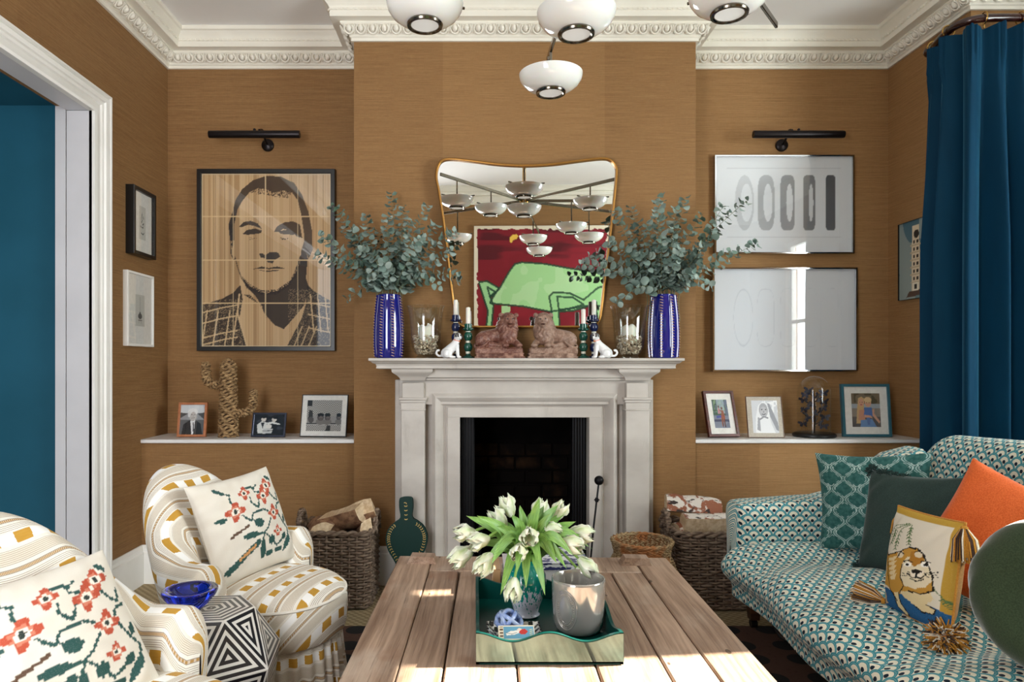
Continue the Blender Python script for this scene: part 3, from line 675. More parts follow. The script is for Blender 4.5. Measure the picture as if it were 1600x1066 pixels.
# round velvet cushion
rt = thing('round_cushion', 'round green velvet cushion at the near end of the sofa', 'cushion', (1.285, 1.50, .39))
c0 = Vector((1.285, 1.50, .575)); r_, u_, n_ = axes((.45, -.9, .1), (.1, .1, 1)); Mx = frame_M(c0, r_, u_, n_); rows = []
for i in range(33):
    a = math.pi * i / 32; q = math.sin(a); rows.append([(0.175 * (q ** .62) * (1 - .0 * q) * math.cos(b) * (1 + .015 * math.sin(b * 9 + i)), .175 * (q ** .62) * math.sin(b) * (1 + .012 * math.sin(b * 7)), -math.cos(a) * .085 * (1 - .45 * math.exp(-(q * 4) ** 2))) for b in np.linspace(0, 2 * math.pi, 65)])
MB().grid(np.array(rows)).xf(Mx).build('cover', M_olive, rt, angle=180)
m = MB(); m.ball(Mx @ Vector((0, 0, .05)), .014, 12); m.build('button', M_olive, rt)

# ------------------------------------------------------------------ armchairs
def ticking(t):
    u, v, z = t.xyz(t.coord('UV')); n = t.noise(t.coord('UV'), (260, 40, 1), 2) - .5; n2 = t.noise(t.coord('UV'), (40, 260, 1), 2) - .5
    P = .112; y = (v / P).fract(); uu = (u + n2 * .006) / .084; blk = uu.fract().lt(.5)
    band = y.band(.06, .30); c = t.mix((234, 227, 214), (244, 240, 231), n + .5)
    yy = (y + n * .0)
    c = t.mix(c, (252, 251, 248), band)
    c = t.mix(c, t.mix((190, 142, 54), (206, 160, 74), n2 + .5), band * blk)
    thin = (y.band(.34, .50) + y.band(.68, .97)) * ((y * 26.0).fract().lt(.26)); c = t.mix(c, (124, 96, 72), thin * .8)
    och = y.band(.545, .60); dots = ((u / .0045).fract() - .5).abs().lt(.3); c = t.mix(c, (178, 134, 66), och * (dots * .5 + .45))
    c = t.mix(c, (96, 66, 44), (y.band(.53, .543) + y.band(.602, .615)) * .8)
    return t.mix(c, (205, 188, 160), y.band(.70, .95) * .35)
M_tick = pbr('ikat_stripe', ticking, .9, spec=.12, sheen=.1, bump=nbump(600, .2, .001))
def armchair(label, c, ang, zs=1.0):
    root = thing('armchair', label, 'armchair', (c[0], c[1], 0), 'striped tub armchairs')
    M = Matrix.Translation((c[0], c[1], 0)) @ Matrix.Rotation(math.radians(ang), 4, 'Z') @ Matrix.Diagonal((.82, .82, zs, 1))
    R = .265; La = .06; arc = math.pi * R; tot = arc + 2 * La; N = 96; rows = []
    for i in range(N + 1):
        s = tot * i / N - tot / 2; a = abs(s)
        if a < arc / 2: th = s / R; p = Vector((-R * math.cos(th), -R * math.sin(th))); nn = Vector((-math.cos(th), -math.sin(th)))
        else: sg = math.copysign(1, s); p = Vector((a - arc / 2, -sg * R)); nn = Vector((0, -sg))
        deg = math.degrees(a / R); bk = .5 + .5 * math.cos(math.pi * min(1, deg / 74.0)); bk = bk ** .75
        h = .535 + .235 * bk - .035 * ss((a - arc / 2) / La)
        e = max(0.0, (a - (tot / 2 - .055)) / .055); k = math.sqrt(max(0, 1 - e * e))
        rake = .095 * bk; fl = .03 * (1 - bk)
        pr = [(.045, .16), (.052, .25), (.058, .38), (.064 + fl * .5, h - .16), (.07 + fl, h - .075), (.068 + fl, h - .035), (.048 + fl * .8, h - .008), (.012 + fl * .4, h), (-.03, h - .012), (-.056 - .01 * bk, h - .05), (-.070 - .045 * bk, h - .12), (-.076 - .085 * bk, h - .22), (-.07 - .10 * bk, .38), (-.06, .28)]
        sec = cr([(o, z, 0) for o, z in pr], 3); ctr = Vector((.02, h - .12, 0)); row = []
        for q in sec:
            o = ctr.x + (q.x - ctr.x) * max(k, .05); z = q.y if q.y < .3 else ctr.y + (q.y - ctr.y) * (max(k, .05) * .5 + .5 if q.y > ctr.y else 1)
            o += rake * max(0, (z - .34) / .42); pp = p + nn * o; row.append((pp.x, pp.y, z))
        rows.append(row)
    Pn = np.array(rows); m = MB(); sv = np.linspace(-tot / 2, tot / 2, N + 1); 
    vv = np.concatenate([[0], np.cumsum(np.linalg.norm(np.diff(Pn[N // 2], axis=0), axis=1))])
    zz = Pn[:, :, 2]; cum = np.concatenate([np.zeros((N + 1, 1)), np.cumsum(np.linalg.norm(np.diff(Pn, axis=1), axis=2), 1)], 1); UV = np.stack([np.repeat(sv[:, None], Pn.shape[1], 1), cum[:, -1:] - cum + .045], 2)
    m.grid(Pn, uv=UV, flip=True).xf(M); m.build('back', M_tick, root, angle=180)
    # seat cushion with bulging front edge
    rows = []; 
    prof = [(0.0, .447), (.3, .446), (.6, .441), (.8, .432), (.92, .418), (.965, .406), (.985, .396), (1.0, .372), (1.005, .34), (.99, .305), (.965, .285)]
    pc = cr([(r, z, 0) for r, z in prof], 3); NA = 72; UVr = []
    for j in range(NA + 1):
        a = 2 * math.pi * j / NA; ca, sa = math.cos(a), math.sin(a); rx = .285 if ca > 0 else .22; ry = .262
        rows.append([(.06 + rx * q.x * math.copysign(abs(ca) ** .92, ca), ry * q.x * math.copysign(abs(sa) ** .92, sa), q.y) for q in pc])
        UVr.append([(ry * q.x * sa + (0 if q.y > .39 else 0), rx * q.x * ca + .02 + (0 if q.y > .4 else (.4 - q.y))) for q in pc])
    Ps = np.array(rows); U2 = np.array(UVr)
    m = MB(); m.grid(Ps, uv=U2).xf(M); m.build('seat', M_tick, root, angle=180)
    ring = [M @ Vector(Ps[j, 17]) for j in range(NA)]; MB().tube(ring, .0045, 6, closed=True).build('piping', M_tick, root)
    # gathered skirt
    rows = []; NS = 300
    for j in range(NS + 1):
        a = 2 * math.pi * j / NS; ca, sa = math.cos(a), math.sin(a); row = []
        for k, z in enumerate(np.linspace(.302, .028, 9)):
            f = k / 8; q = .93 + .10 * f + (.010 + .035 * f) * math.sin(a * 34 + .9 * math.sin(a * 5) + f * .5) + .012 * f * math.sin(a * 13)
            rx = .285 if ca > 0 else .25; row.append((.06 + rx * q * ca, .262 * q * sa, z - .006 * math.sin(a * 34) * f))
        rows.append(row)
    Pk = np.array(rows); uu = np.linspace(0, 2.4, NS + 1); UV = np.stack([np.repeat(uu[:, None], 9, 1), np.repeat(np.linspace(.30, .0, 9)[None], NS + 1, 0)], 2)
    m = MB(); m.grid(Pk, uv=UV).xf(M); m.build('skirt', M_tick, root, angle=180)
    for sx in (-.12, .22):
        for sy in (-.15, .15): MB().tube([M @ Vector((sx, sy, .017)), M @ Vector((sx, sy, .29))], [.016, .022], 10).build('leg', M_leg, root)
    return root, M
C1 = (-.675, 2.115); C2 = (-.70, 1.27)
ch1, MC1 = armchair('striped tub armchair beside the log basket, further from the camera', C1, -17)
ch2, MC2 = armchair('striped tub armchair nearest the camera, cut by the frame', C2, -14, 1.04)
def floral(U, V):
    n = 84; U = np.floor(U * n + .5) / n; V = np.floor(V * n + .5) / n
    X, Y = bilin(U, V, (170, 306), (695, 196), (888, 695), (500, 828)); p = Paint(X, Y, (232, 226, 214)); G = (50, 84, 80); RD = (186, 84, 62)
    p.put(np.ones_like(X), (214, 204, 188), .5 * (vnoise(X, Y, .03, 2)))
    for q in ([(345, 355), (388, 365), (395, 400), (425, 440)], [(495, 326), (540, 326), (548, 350), (590, 350)], [(470, 480), (528, 515), (535, 472), (600, 450), (650, 465)], [(515, 380), (522, 412), (570, 440), (575, 392)], [(650, 345), (700, 385), (724, 390), (722, 345)], [(745, 400), (712, 420), (706, 445)], [(655, 500), (640, 550), (620, 580), (622, 640), (652, 705)], [(715, 465), (770, 522), (798, 545), (806, 610), (770, 668)], [(620, 580), (680, 612), (720, 645), (765, 590)], [(540, 510), (580, 530)], [(620, 580), (560, 590)], [(545, 330), (560, 310)]): p.line(q, 10, G)
    for (x, y, a, b, r) in ((330, 350, 36, 11, .5), (580, 525, 30, 24, .3), (548, 590, 46, 17, -.15), (640, 660, 16, 48, -.35), (790, 620, 14, 42, .35), (685, 682, 24, 13, -.3), (738, 662, 26, 11, -.3), (370, 503, 28, 12, -.1), (765, 590, 14, 24, .3), (680, 615, 22, 24, 0), (664, 268, 24, 9, .7), (770, 490, 10, 22, 0), (520, 322, 22, 8, 0)): p.ell(x, y, a, b, G, 1, r)
    p.line([(500, 752), (545, 690), (598, 628)], 34, G); p.line([(530, 700), (585, 645)], 16, (206, 150, 96)); p.line([(445, 590), (515, 540)], 16, (96, 74, 60))
    for (x, y, s) in ((480, 356, 40), (640, 312, 44), (608, 372, 48), (432, 460, 55), (682, 466, 44), (716, 566, 32)):
        a = np.arctan2(Y - y, X - x); r = np.hypot(X - x, Y - y); p.put(r < s * (.8 + .24 * np.cos(4 * a + .8)), RD); p.put((r < s * (.55 + .1 * np.cos(8 * a))) & (r > s * .36), (206, 128, 104))
        p.put(r < s * .40, (236, 228, 214)); p.put(r < s * .2, (52, 62, 58))
    return p.C
M_wool = pbr('cream_wool', mottled((222, 214, 198), (236, 230, 218), 200), .95, spec=.08, bump=nbump(600, .5, .002))
for lb, M0, sd_, dd, sz in (('cream floral embroidered cushion on the far armchair', MC1, 3, (0, 0, 0), .345), ('cream floral embroidered cushion on the near armchair', MC2, 4, (-.03, -.05, -.03), .34)):
    c = M0.to_translation() + Vector((-.055, .05, .585)) + Vector(dd); R3 = Matrix.Identity(3)
    pillow('floral_cushion', lb, 'cushion', c, Vector((.44, .9, .05)), Vector((-.40, .04, .9) if M0 is MC1 else (-.60, -.02, .80)), sz, sz - .02, .12, M_embr, M_wool, floral, 120, sd_, None, .06, 'embroidered cushions on the armchairs')

# ------------------------------------------------------------------ hexagonal inlaid side table
def inlay(t):
    u, v, z = t.xyz(t.coord('UV')); k = (u / .0158 + .25).fract(); return t.mix((24, 24, 30), (226, 222, 216), k.lt(.46))
M_inlay = pbr('bone_inlay', inlay, .3, spec=.5, coat=.3)
def hexring(r, z, a0): return [Vector((r * math.cos(a0 + k * math.pi / 3), r * math.sin(a0 + k * math.pi / 3), z)) for k in range(6)]
hx = thing('side_table', 'faceted hexagonal side table in black and white inlay stripes', 'side table', (-.672, 1.745, 0))
def facet(tri, nm):
    c = sum(tri, Vector()) / 3; a, b, d = [(tri[1] - tri[0]).length, (tri[2] - tri[1]).length, (tri[0] - tri[2]).length]
    per = a + b + d; inc = (tri[2] * a + tri[0] * b + tri[1] * d) / per; area_ = (tri[1] - tri[0]).cross(tri[2] - tri[0]).length / 2; r = 2 * area_ / per
    m = MB()
    for i in range(3): m.add([tri[i], tri[(i + 1) % 3], inc], [(0, 1, 2)], [(0, 0), (0, 0), (r, 0)])
    return m.build(nm, M_inlay, hx, smooth=False)
T0 = hexring(.108, .47, .12); T1 = hexring(.182, .345, .12 + math.pi / 6); T2 = hexring(.12, .017, .12)
off = Vector((-.672, 1.745, 0)); T0, T1, T2 = [[p + off for p in q] for q in (T0, T1, T2)]
m = MB(); cc = sum(T0, Vector()) / 6
for k in range(6): m.add([T0[k], T0[(k + 1) % 6], cc], [(0, 1, 2)], [(0, 0), (0, 0), (.0935, 0)])
m.build('table_top', M_inlay, hx, smooth=False)
for k in range(6):
    n = (k + 1) % 6
    facet([T0[k], T1[k], T0[n]], 'facet'); facet([T1[k], T1[n], T0[n]], 'facet'); facet([T1[k], T2[k], T2[n]], 'facet') if 0 else None
    facet([T1[k], T2[n], T1[n]], 'facet'); facet([T1[k], T2[k], T2[n]], 'facet')
M_cobalt = pbr('cobalt_glass', (30, 60, 235), .0, trans=1.0, ior=1.45, coat=.3)
m = MB(); m.lathe([(.0, .002), (.028, .0), (.03, .006), (.034, .012), (.055, .03), (.074, .052), (.081, .066), (.08, .072), (.074, .0735), (.06, .071), (.052, .064), (.04, .048), (.02, .04), (0, .039)], (-.712, 1.71, .4705), 48); m.v = [(-.712 + (a + .712) * .83, 1.71 + (b - 1.71) * .83, .4705 + (c - .4705) * .83) for a, b, c in m.v]
tag(m.build('glass_bowl', M_cobalt, angle=60), 'thick cobalt blue glass bowl on the striped side table', 'bowl')
# ------------------------------------------------------------------ framed pictures
M_col = pbr('print', lambda t: t.attr(), .6, spec=.3)
M_colm = pbr('oil_paint', lambda t: t.attr(), .5, spec=.35, bump=nbump((60, 60, 200), .3, .002))
M_mat = pbr('mount_board', mottled((232, 230, 224), (240, 238, 232), 60), .8, spec=.2)
def picture(name, label, cat, o, r, u, w, h, fw, ft, fmat, mat=None, inner=None, paint=None, nx=60, glass=True, bg=M_mat, group=None, fdepth=None, stand=False, pmat=None):
    """o = centre of the back face, r/u axes, normal r x u faces the viewer; fw frame width, ft depth; inner = (x0,y0,x1,y1) of the image in 0..1 of the opening"""
    r, u, n = axes(r, u); M = frame_M(o, r, u, n); root = thing(name, label, cat, tuple(o), group)
    iw, ih = w - 2 * fw, h - 2 * fw
    if fmat is not None:
        prf = [(0, 0), (0, ft * .92), (fw * .08, ft), (fw * .9, ft), (fw, ft * .93), (fw, ft * .55)]; rows = []
        for (a, z) in prf: rows.append([(-w / 2 + a, -h / 2 + a, z), (w / 2 - a, -h / 2 + a, z), (w / 2 - a, h / 2 - a, z), (-w / 2 + a, h / 2 - a, z)])
        m = MB(); m.grid(np.array(rows), cv=True, uv=False, flip=False).xf(M); m.build('frame', fmat, root, angle=20)
        m = MB(); m.box((0, 0, ft * .2), (w - .002, h - .002, ft * .3)).xf(M); m.build('backing', M_black, root, smooth=False)
    if bg is not None and (inner is not None or paint is None):
        m = MB(); m.box((0, 0, ft * .58), (iw, ih, .002)).xf(M); m.build('mount', bg, root, smooth=False)
    if paint is not None:
        x0, y0, x1, y1 = inner or (0, 0, 1, 1); ny = max(2, int(nx * (ih * (y1 - y0)) / (iw * (x1 - x0))))
        U, V = np.meshgrid(np.linspace(0, 1, nx + 1), np.linspace(0, 1, ny + 1), indexing='ij'); C = paint(U, V)
        P = np.stack([-iw / 2 + iw * (x0 + (x1 - x0) * U), -ih / 2 + ih * (y0 + (y1 - y0) * V), np.full_like(U, ft * .58 + .0015 if inner else ft * .62)], 2)
        m = MB(); m.grid(P, col=C).xf(M); m.build('print', pmat or M_col, root, angle=180)
    if glass:
        m = MB(); m.box((0, 0, ft * .8), (iw - .0004, ih - .0004, .0015)).xf(M); m.build('glass_pane', M_pane, root, smooth=False)
    if stand:
        m = MB(); m.box((0, -h * .08, -.004), (w * .3, h * .72, .004)); Ms = M @ Matrix.Translation((0, h * .28, 0)) @ Matrix.Rotation(math.radians(24), 4, 'X') @ Matrix.Translation((0, -h * .28, 0))
        m.xf(Ms); m.build('easel_back', M_black, root, smooth=False)
    return root, M
# large portrait on collaged paper
def portrait(U, V):
    n = 1; X = 325 + U * 472; Y = 695 - V * 645; DK = (50, 38, 32); r = np.random.RandomState(3)
    st = np.zeros_like(X)
    xx = 325
    p = Paint(X, Y, (196, 160, 116)); k = 0
    while xx < 800:
        wd = r.uniform(4, 15); c = r.choice(4); p.put((X >= xx) & (X < xx + wd), [(206, 172, 128), (184, 146, 102), (170, 134, 92), (214, 182, 140)][c], .7); p.line([(xx, 40), (xx, 700)], 1.6, (226, 196, 150), .6); xx += wd
    nz = vnoise(X, Y, .45, 5); nz2 = vnoise(X, Y, .9, 9)
    def dark(pts, soft=0.0):
        q = Paint(X, Y, (0, 0, 0)); q.poly(pts, (255, 255, 255)); mk = q.C[..., 0] > .5; p.put(mk & (nz * .6 + nz2 * .4 > soft), DK, .95)
    dark([(428, 300), (422, 240), (438, 190), (448, 148), (472, 108), (512, 74), (560, 58), (612, 60), (662, 84), (692, 130), (714, 190), (728, 262), (730, 335), (716, 366), (702, 330), (698, 270), (688, 200), (676, 150), (655, 120), (618, 112), (590, 122), (560, 108), (530, 104), (500, 118), (474, 150), (456, 182), (444, 235), (442, 300)])
    dark([(500, 118), (530, 104), (560, 108), (590, 122), (618, 112), (655, 120), (640, 140), (600, 138), (560, 128), (520, 128)], .52)
    dark([(424, 240), (440, 240), (440, 300), (436, 330), (428, 300)], .35)
    p.line([(430, 290), (432, 350), (440, 368), (452, 372)], 3, DK); p.line([(446, 360), (456, 400), (470, 440), (490, 470)], 3, DK, .9)
    dark([(460, 248), (478, 230), (505, 226), (530, 236), (545, 256), (520, 246), (495, 240), (470, 250)]); dark([(474, 274), (490, 260), (520, 254), (546, 262), (540, 272), (512, 276), (490, 278)], .12)
    dark([(588, 268), (600, 246), (630, 230), (660, 228), (684, 240), (692, 290), (672, 284), (650, 262), (622, 256), (604, 268)]); dark([(604, 264), (640, 258), (668, 270), (660, 278), (630, 276), (612, 274)], .15)
    dark([(500, 288), (535, 292), (500, 296)], .5); dark([(610, 288), (650, 292), (620, 298)], .5)
    dark([(534, 348), (545, 346), (556, 354), (575, 342), (604, 344), (612, 360), (590, 372), (584, 386), (566, 380), (556, 366), (540, 362)])
    dark([(512, 406), (545, 396), (570, 402), (600, 396), (630, 404), (600, 404), (572, 406), (545, 405)]); dark([(525, 408), (560, 412), (610, 408), (600, 414), (560, 416)], .3)
    dark([(690, 330), (700, 300), (712, 366), (706, 440), (716, 472), (700, 540), (660, 590), (625, 630), (592, 616), (562, 582), (545, 545), (520, 505), (485, 470), (474, 440), (500, 470), (530, 488), (560, 496), (600, 488), (640, 464), (662, 430), (682, 390)])
    dark([(640, 464), (662, 420), (690, 340), (680, 400), (668, 440)], .4); dark([(470, 430), (500, 462), (545, 486), (600, 482), (645, 450), (650, 466), (600, 500), (540, 500), (490, 480)], .42)
    sh1 = [(326, 540), (400, 516), (440, 494), (466, 464), (474, 520), (462, 590), (476, 640), (492, 694), (326, 694)]; sh2 = [(712, 466), (738, 490), (797, 526), (797, 694), (636, 694), (664, 640), (690, 590), (704, 540)]
    dark(sh1); dark(sh2); dark([(476, 500), (540, 540), (562, 590), (556, 560), (500, 500)], .3)
    lt = (216, 186, 142)
    for a in (345, 385, 428, 455): p.line([(a, 560), (a - 20, 694)], 5, lt, .9)
    for b in (560, 600, 655, 680): p.line([(330, b + 8), (400, b - 10), (455, b - 20)], 5, lt, .9)
    p.line([(462, 500), (455, 570), (490, 694)], 6, lt)
    for a in (722, 748, 775): p.line([(a, 500), (a + 12, 640)], 5, lt, .9); p.line([(a - 60, 694), (a - 30, 620)], 5, lt, .8)
    for b in (530, 575, 625): p.line([(715, b), (795, b + 18)], 5, lt, .9)
    p.put((X > 325) & (X < 475) & (Y > 520) & (nz > .62) & (nz2 > .5), lt, .5); p.put((X > 640) & (Y > 480) & (nz > .7), lt, .35)
    for a in (558, 676, 440): p.line([(a, 40), (a, 700)], 3, (228, 202, 158), .85)
    for b in (210, 372, 533): p.line([(320, b), (800, b)], 4, (226, 196, 148), .9)
    p.line([(320, 52), (800, 52)], 4, (232, 214, 180)); p.line([(320, 693), (800, 693)], 4, (232, 214, 180)); p.line([(327, 40), (327, 700)], 4, (228, 208, 170)); p.line([(795, 40), (795, 700)], 4, (228, 208, 170))
    return p.C
a = W(307.5, 264, 3.685); b = W(523.5, 548.5, 3.685)
picture('framed_portrait', 'large black framed portrait of a man printed on striped tan paper', 'picture', ((a.x + b.x) / 2, YB - .001, (a.z + b.z) / 2), (1, 0, 0), (0, 0, 1), b.x - a.x, a.z - b.z, .024, .035, M_black, paint=portrait, nx=210, bg=None)
# two prints in thin polished frames
def bars(U, V, faint):       # plain generic print: five upright rounded bars from pale to dark
    p = Paint(U * 1.42, V, (226, 230, 234) if not faint else (226, 231, 237)); 
    for k in range(5):
        cx = .30 + .225 * k; rx = .1 - .012 * k; c = [(196, 200, 204), (168, 172, 176), (140, 143, 148), (118, 120, 124), (66, 67, 72)][k]
        X = (p.X - cx) / rx; Y = (p.Y - .52) / .29; d = np.abs(X) ** (2 + k) + np.abs(Y) ** (2 + k * 2)
        if faint: p.put((d < 1.0) & (d > .88), (206, 212, 220), .7); continue
        p.put(d < 1, c, .9)
        if k < 4: Xi = (p.X - cx - .02) / (rx * (.62 - .08 * k)); p.put(np.abs(Xi) ** 2 + np.abs((p.Y - .52) / .2) ** 2 < 1, (222, 226, 230))
    if not faint: p.put((np.abs(p.X - .71) < .6) & (np.abs(np.abs(p.Y - .52) - .36) < .003), (206, 209, 214))
    return p.C
M_paper = pbr('print_paper', mottled((228, 231, 234), (234, 236, 239), 30), .7, spec=.25)
for lb, (x0, y0, x1, y1), fnt, ft in (('upper print of five graded grey bars in a thin polished frame', (1117, 242, 1335, 396.5), False, .03), ('lower nearly blank pale print in a thin polished frame', (1114, 418, 1340, 580.5), True, .045)):
    Y = YB - ft; a = W(x0, y0, Y); b = W(x1, y1, Y)
    picture('framed_print', lb, 'picture', ((a.x + b.x) / 2, YB - .001, (a.z + b.z) / 2), (1, 0, 0), (0, 0, 1), b.x - a.x, a.z - b.z, .009, ft, M_chrome, paint=lambda U, V, f=fnt: bars(U, V, f), nx=170, bg=None)
# left wall: two small frames
def sketch(k):
    def f(U, V):
        p = Paint(U, V, (206, 204, 196)); r = random.Random(k); G = (70, 68, 66)
        if k == 1:
            for q in ([(.3, .62), (.45, .8), (.5, .6), (.35, .5), (.3, .62)], [(.5, .45), (.7, .5), (.6, .36), (.45, .38)], [(.3, .2), (.6, .16), (.75, .22)], [(.6, .7), (.72, .64)], [(.2, .4), (.35, .36)]): p.line(q, .035, G)
        else:
            p.line([(.5, .45), (.5, .92)], .04, G); p.poly([(.42, .45), (.58, .45), (.66, .3), (.34, .3)], (120, 116, 110)); p.ell(.5, .32, .22, .09, (90, 88, 84)); p.line([(.3, .18), (.7, .18)], .03, (120, 118, 112)); p.line([(.4, .3), (.38, .1)], .02, G); p.line([(.6, .3), (.62, .1)], .02, G)
        return p.C
    return f
picture('small_picture', 'small black framed ink sketch with white mount on the left wall', 'picture', (XL, 3.38, 1.793), (0, 1, 0), (0, 0, 1), .227, .33, .018, .042, M_black, inner=(.33, .22, .67, .78), paint=sketch(1), nx=40)
picture('small_picture', 'small white framed pencil drawing below the black frame', 'picture', (XL, 3.375, 1.364), (0, 1, 0), (0, 0, 1), .265, .362, .012, .024, M_white, inner=(.32, .26, .70, .72), paint=sketch(2), nx=40)
# tower canvas on right wall
def tower(U, V):
    p = Paint(U, V, (70, 104, 118)); p.put(np.clip(1.1 - V, 0, 1), (120, 142, 140), .6); p.put(vnoise(U, V, 3, 4) > .55, (176, 182, 172), .5)
    T_ = (224, 206, 176); B = (52, 46, 40); x0, x1 = .36, .60
    p.poly([(x0, .08), (x1, .1), (x1 - .02, .93), (x0 + .02, .93)], T_); p.ell(.5, .82, .075, .055, B)
    for k in range(6): y = .2 + .095 * k; p.poly([(x0 - .04, y), (x1 + .04, y), (x1 + .04, y + .018), (x0 - .04, y + .018)], (196, 176, 146)); p.poly([(x0 + .05, y + .03), (x0 + .1, y + .03), (x0 + .1, y + .075), (x0 + .05, y + .075)], B); p.poly([(x1 - .09, y + .03), (x1 - .03, y + .03), (x1 - .03, y + .075), (x1 - .09, y + .075)], B)
    p.poly([(.2, .02), (.95, .05), (.9, .12), (.3, .1)], (92, 72, 60)); p.poly([(.4, .1), (.56, .1), (.56, .2), (.4, .2)], (236, 226, 204)); p.poly([(.45, .12), (.52, .12), (.52, .18), (.45, .18)], B); return p.C
# viewed from the room the left edge is the far edge
picture('tower_canvas', 'unframed canvas of a pale tower against a blue sky beside the curtain', 'picture', (XR, 3.475, 1.63), (0, -1, 0), (0, 0, 1), .25, .40, .0005, .02, M_black, paint=lambda U, V: tower(U * .9, V), nx=60, glass=False, bg=None)
# picture lights
def plight(label, px, side):
    c = W(px, 210, 3.58); root = thing('picture_light', label, 'wall lamp', (c.x, YB, c.z), 'black picture lights')
    hw = .238; m = MB(); m.lathe([(.0, -hw), (.0185, -hw), (.0195, -hw + .004), (.0195, hw - .004), (.0185, hw), (0, hw)], c, 20, Matrix.Rotation(math.pi / 2, 4, 'Y')); m.build('lamp_tube', M_bronze, root, angle=50)
    x = c.x + .03 * side; m = MB(); m.lathe([(0, 0), (.034, 0), (.033, .01), (.024, .018), (0, .02)], (x, YB, c.z - .015), 20, Matrix.Rotation(math.pi / 2, 4, 'X')); m.build('wall_rose', M_bronze, root)
    m = MB(); m.tube(cr([(x, YB - .015, c.z - .015), (x, YB - .05, c.z + .0), (x, YB - .09, c.z + .035), (x - .005, c.y, c.z + .022)], 5), .006, 8); m.ball((x - .01 * side - .02 * side, c.y, c.z + .024), .008, 8); m.build('arm', M_bronze, root)
plight('black picture light above the portrait of a man', 397.5, 1); plight('black picture light above the pair of framed prints', 1248, -1)

# ------------------------------------------------------------------ mirror over the mantel
MP = [(684, 262), (691, 252), (706, 249.5), (740, 253), (780, 258), (822, 260), (864, 258), (904, 253), (938, 249.5), (953, 252), (961, 262), (962, 278), (956, 340), (949, 400), (942, 460), (938, 492), (934, 504), (926, 510), (900, 511), (822, 511), (742, 511), (724, 510), (715, 504), (711, 492), (704, 440), (695, 360), (686, 300), (682, 278)]
YM = 3.368; q = [W(x, y, YM) for x, y in MP]; sm = cr(q, 5, True); cx_ = sum((p.x for p in sm)) / len(sm)
mr = thing('mirror', 'gold rimmed curvy wall mirror over the mantelpiece', 'mirror', (cx_, YC, 1.28)); MT = Matrix.Translation((cx_, YM, 1.27)) @ Matrix.Rotation(math.radians(.55), 4, 'X') @ Matrix.Rotation(math.radians(-.78), 4, 'Z') @ Matrix.Translation((-cx_, -YM, -1.27))
M_mirror = pbr('silvered_glass', (236, 238, 236), .0, metal=1.0)
m = MB(); ctr = sum(sm, Vector()) / len(sm); n = len(sm); m.add([MT @ p for p in sm] , [tuple(range(n))]); m.build('mirror_glass', M_mirror, mr, smooth=False)
m = MB(); m.add([MT @ (p + Vector((0, .012, 0))) for p in sm], [tuple(range(n))[::-1]]); m.build('backboard', M_black, mr, smooth=False)
M_rim = pbr('gilt_rim', (176, 128, 66), .3, metal=.8); m = MB(); N2 = len(sm); rows = []
for k, p in enumerate(sm):
    t_ = (sm[(k + 1) % N2] - sm[k - 1]).normalized(); o_ = Vector((-t_.z, 0, t_.x)); 
    if o_.dot(p - ctr) < 0: o_ = -o_
    rows.append([MT @ (p + o_ * a_ + Vector((0, b_, 0))) for a_, b_ in ((-.006, .002), (-.006, -.012), (-.002, -.015), (.003, -.014), (.006, -.009), (.006, .014))])
m.grid(np.array([[tuple(v) for v in r] for r in rows]), cu=True, uv=False); m.build('rim', M_rim, mr, angle=50)
# painting on the wall behind the camera, seen in the mirror
def redpaint(U, V):
    X = 320 + U * 768; Y = 1088 - V * 638; p = Paint(X, Y, (132, 24, 38)); nz = vnoise(X, Y, .012, 2); n3 = vnoise(X * .25, Y * 1.6, .03, 8)
    p.put(np.clip((n3 - .45) * 4, 0, 1) * (Y < 640), (70, 14, 24), .75); p.put(np.clip((nz - .5) * 4, 0, 1), (156, 34, 50), .5)
    GR = (172, 222, 154); DK = (18, 62, 44)
    body = [(410, 885), (440, 830), (465, 800), (520, 705), (550, 665), (590, 655), (720, 664), (860, 690), (1040, 718), (1180, 735), (1260, 780), (1230, 900), (945, 905), (750, 935), (600, 905), (420, 888)]
    larm = [(345, 765), (395, 762), (460, 800), (440, 830), (410, 850), (430, 900), (415, 1060), (385, 1060), (398, 930), (372, 850)]
    rarm = [(745, 850), (770, 825), (860, 830), (940, 868), (1020, 800), (1060, 790), (1090, 900), (1090, 1060), (1020, 1060), (1010, 880), (945, 912), (880, 930), (800, 935), (806, 1060), (765, 1060), (758, 920)]
    p.poly(body, GR); p.put((vnoise(X, Y, .02, 6) > .55) & (p.C[..., 1] > .5), (196, 232, 178), .6); p.poly([(475, 900), (525, 905), (520, 1000), (480, 1000)], (186, 226, 166)); p.poly(larm, (166, 218, 156)); p.poly(rarm, (166, 218, 150))
    for q in (body[:11], body[11:] + body[:1], larm + larm[:1], rarm + rarm[:1], [(790, 850), (880, 855), (940, 895), (870, 915), (800, 925), (790, 850)], [(395, 795), (440, 822), (410, 850), (395, 795)]): p.line(q, 11, DK, .9)
    p.poly([(520, 520), (535, 500), (560, 495), (572, 508), (558, 524), (540, 530), (532, 545), (520, 538)], (246, 200, 84))
    e = np.minimum.reduce([U * 768, (1 - U) * 768, V * 638, (1 - V) * 638]); p.put(e < 12 + 14 * vnoise(X, Y, .06, 1), (236, 224, 200)); return p.C
picture('red_painting', 'large painting of a green sofa on dark red, reflected in the mirror', 'painting', (.605, YF + .001, 1.885), (-1, 0, 0), (0, 0, 1), 1.42, 1.18, .001, .03, M_white, paint=lambda U, V: redpaint(1 - U, V), nx=200, glass=False, bg=None, pmat=M_colm)

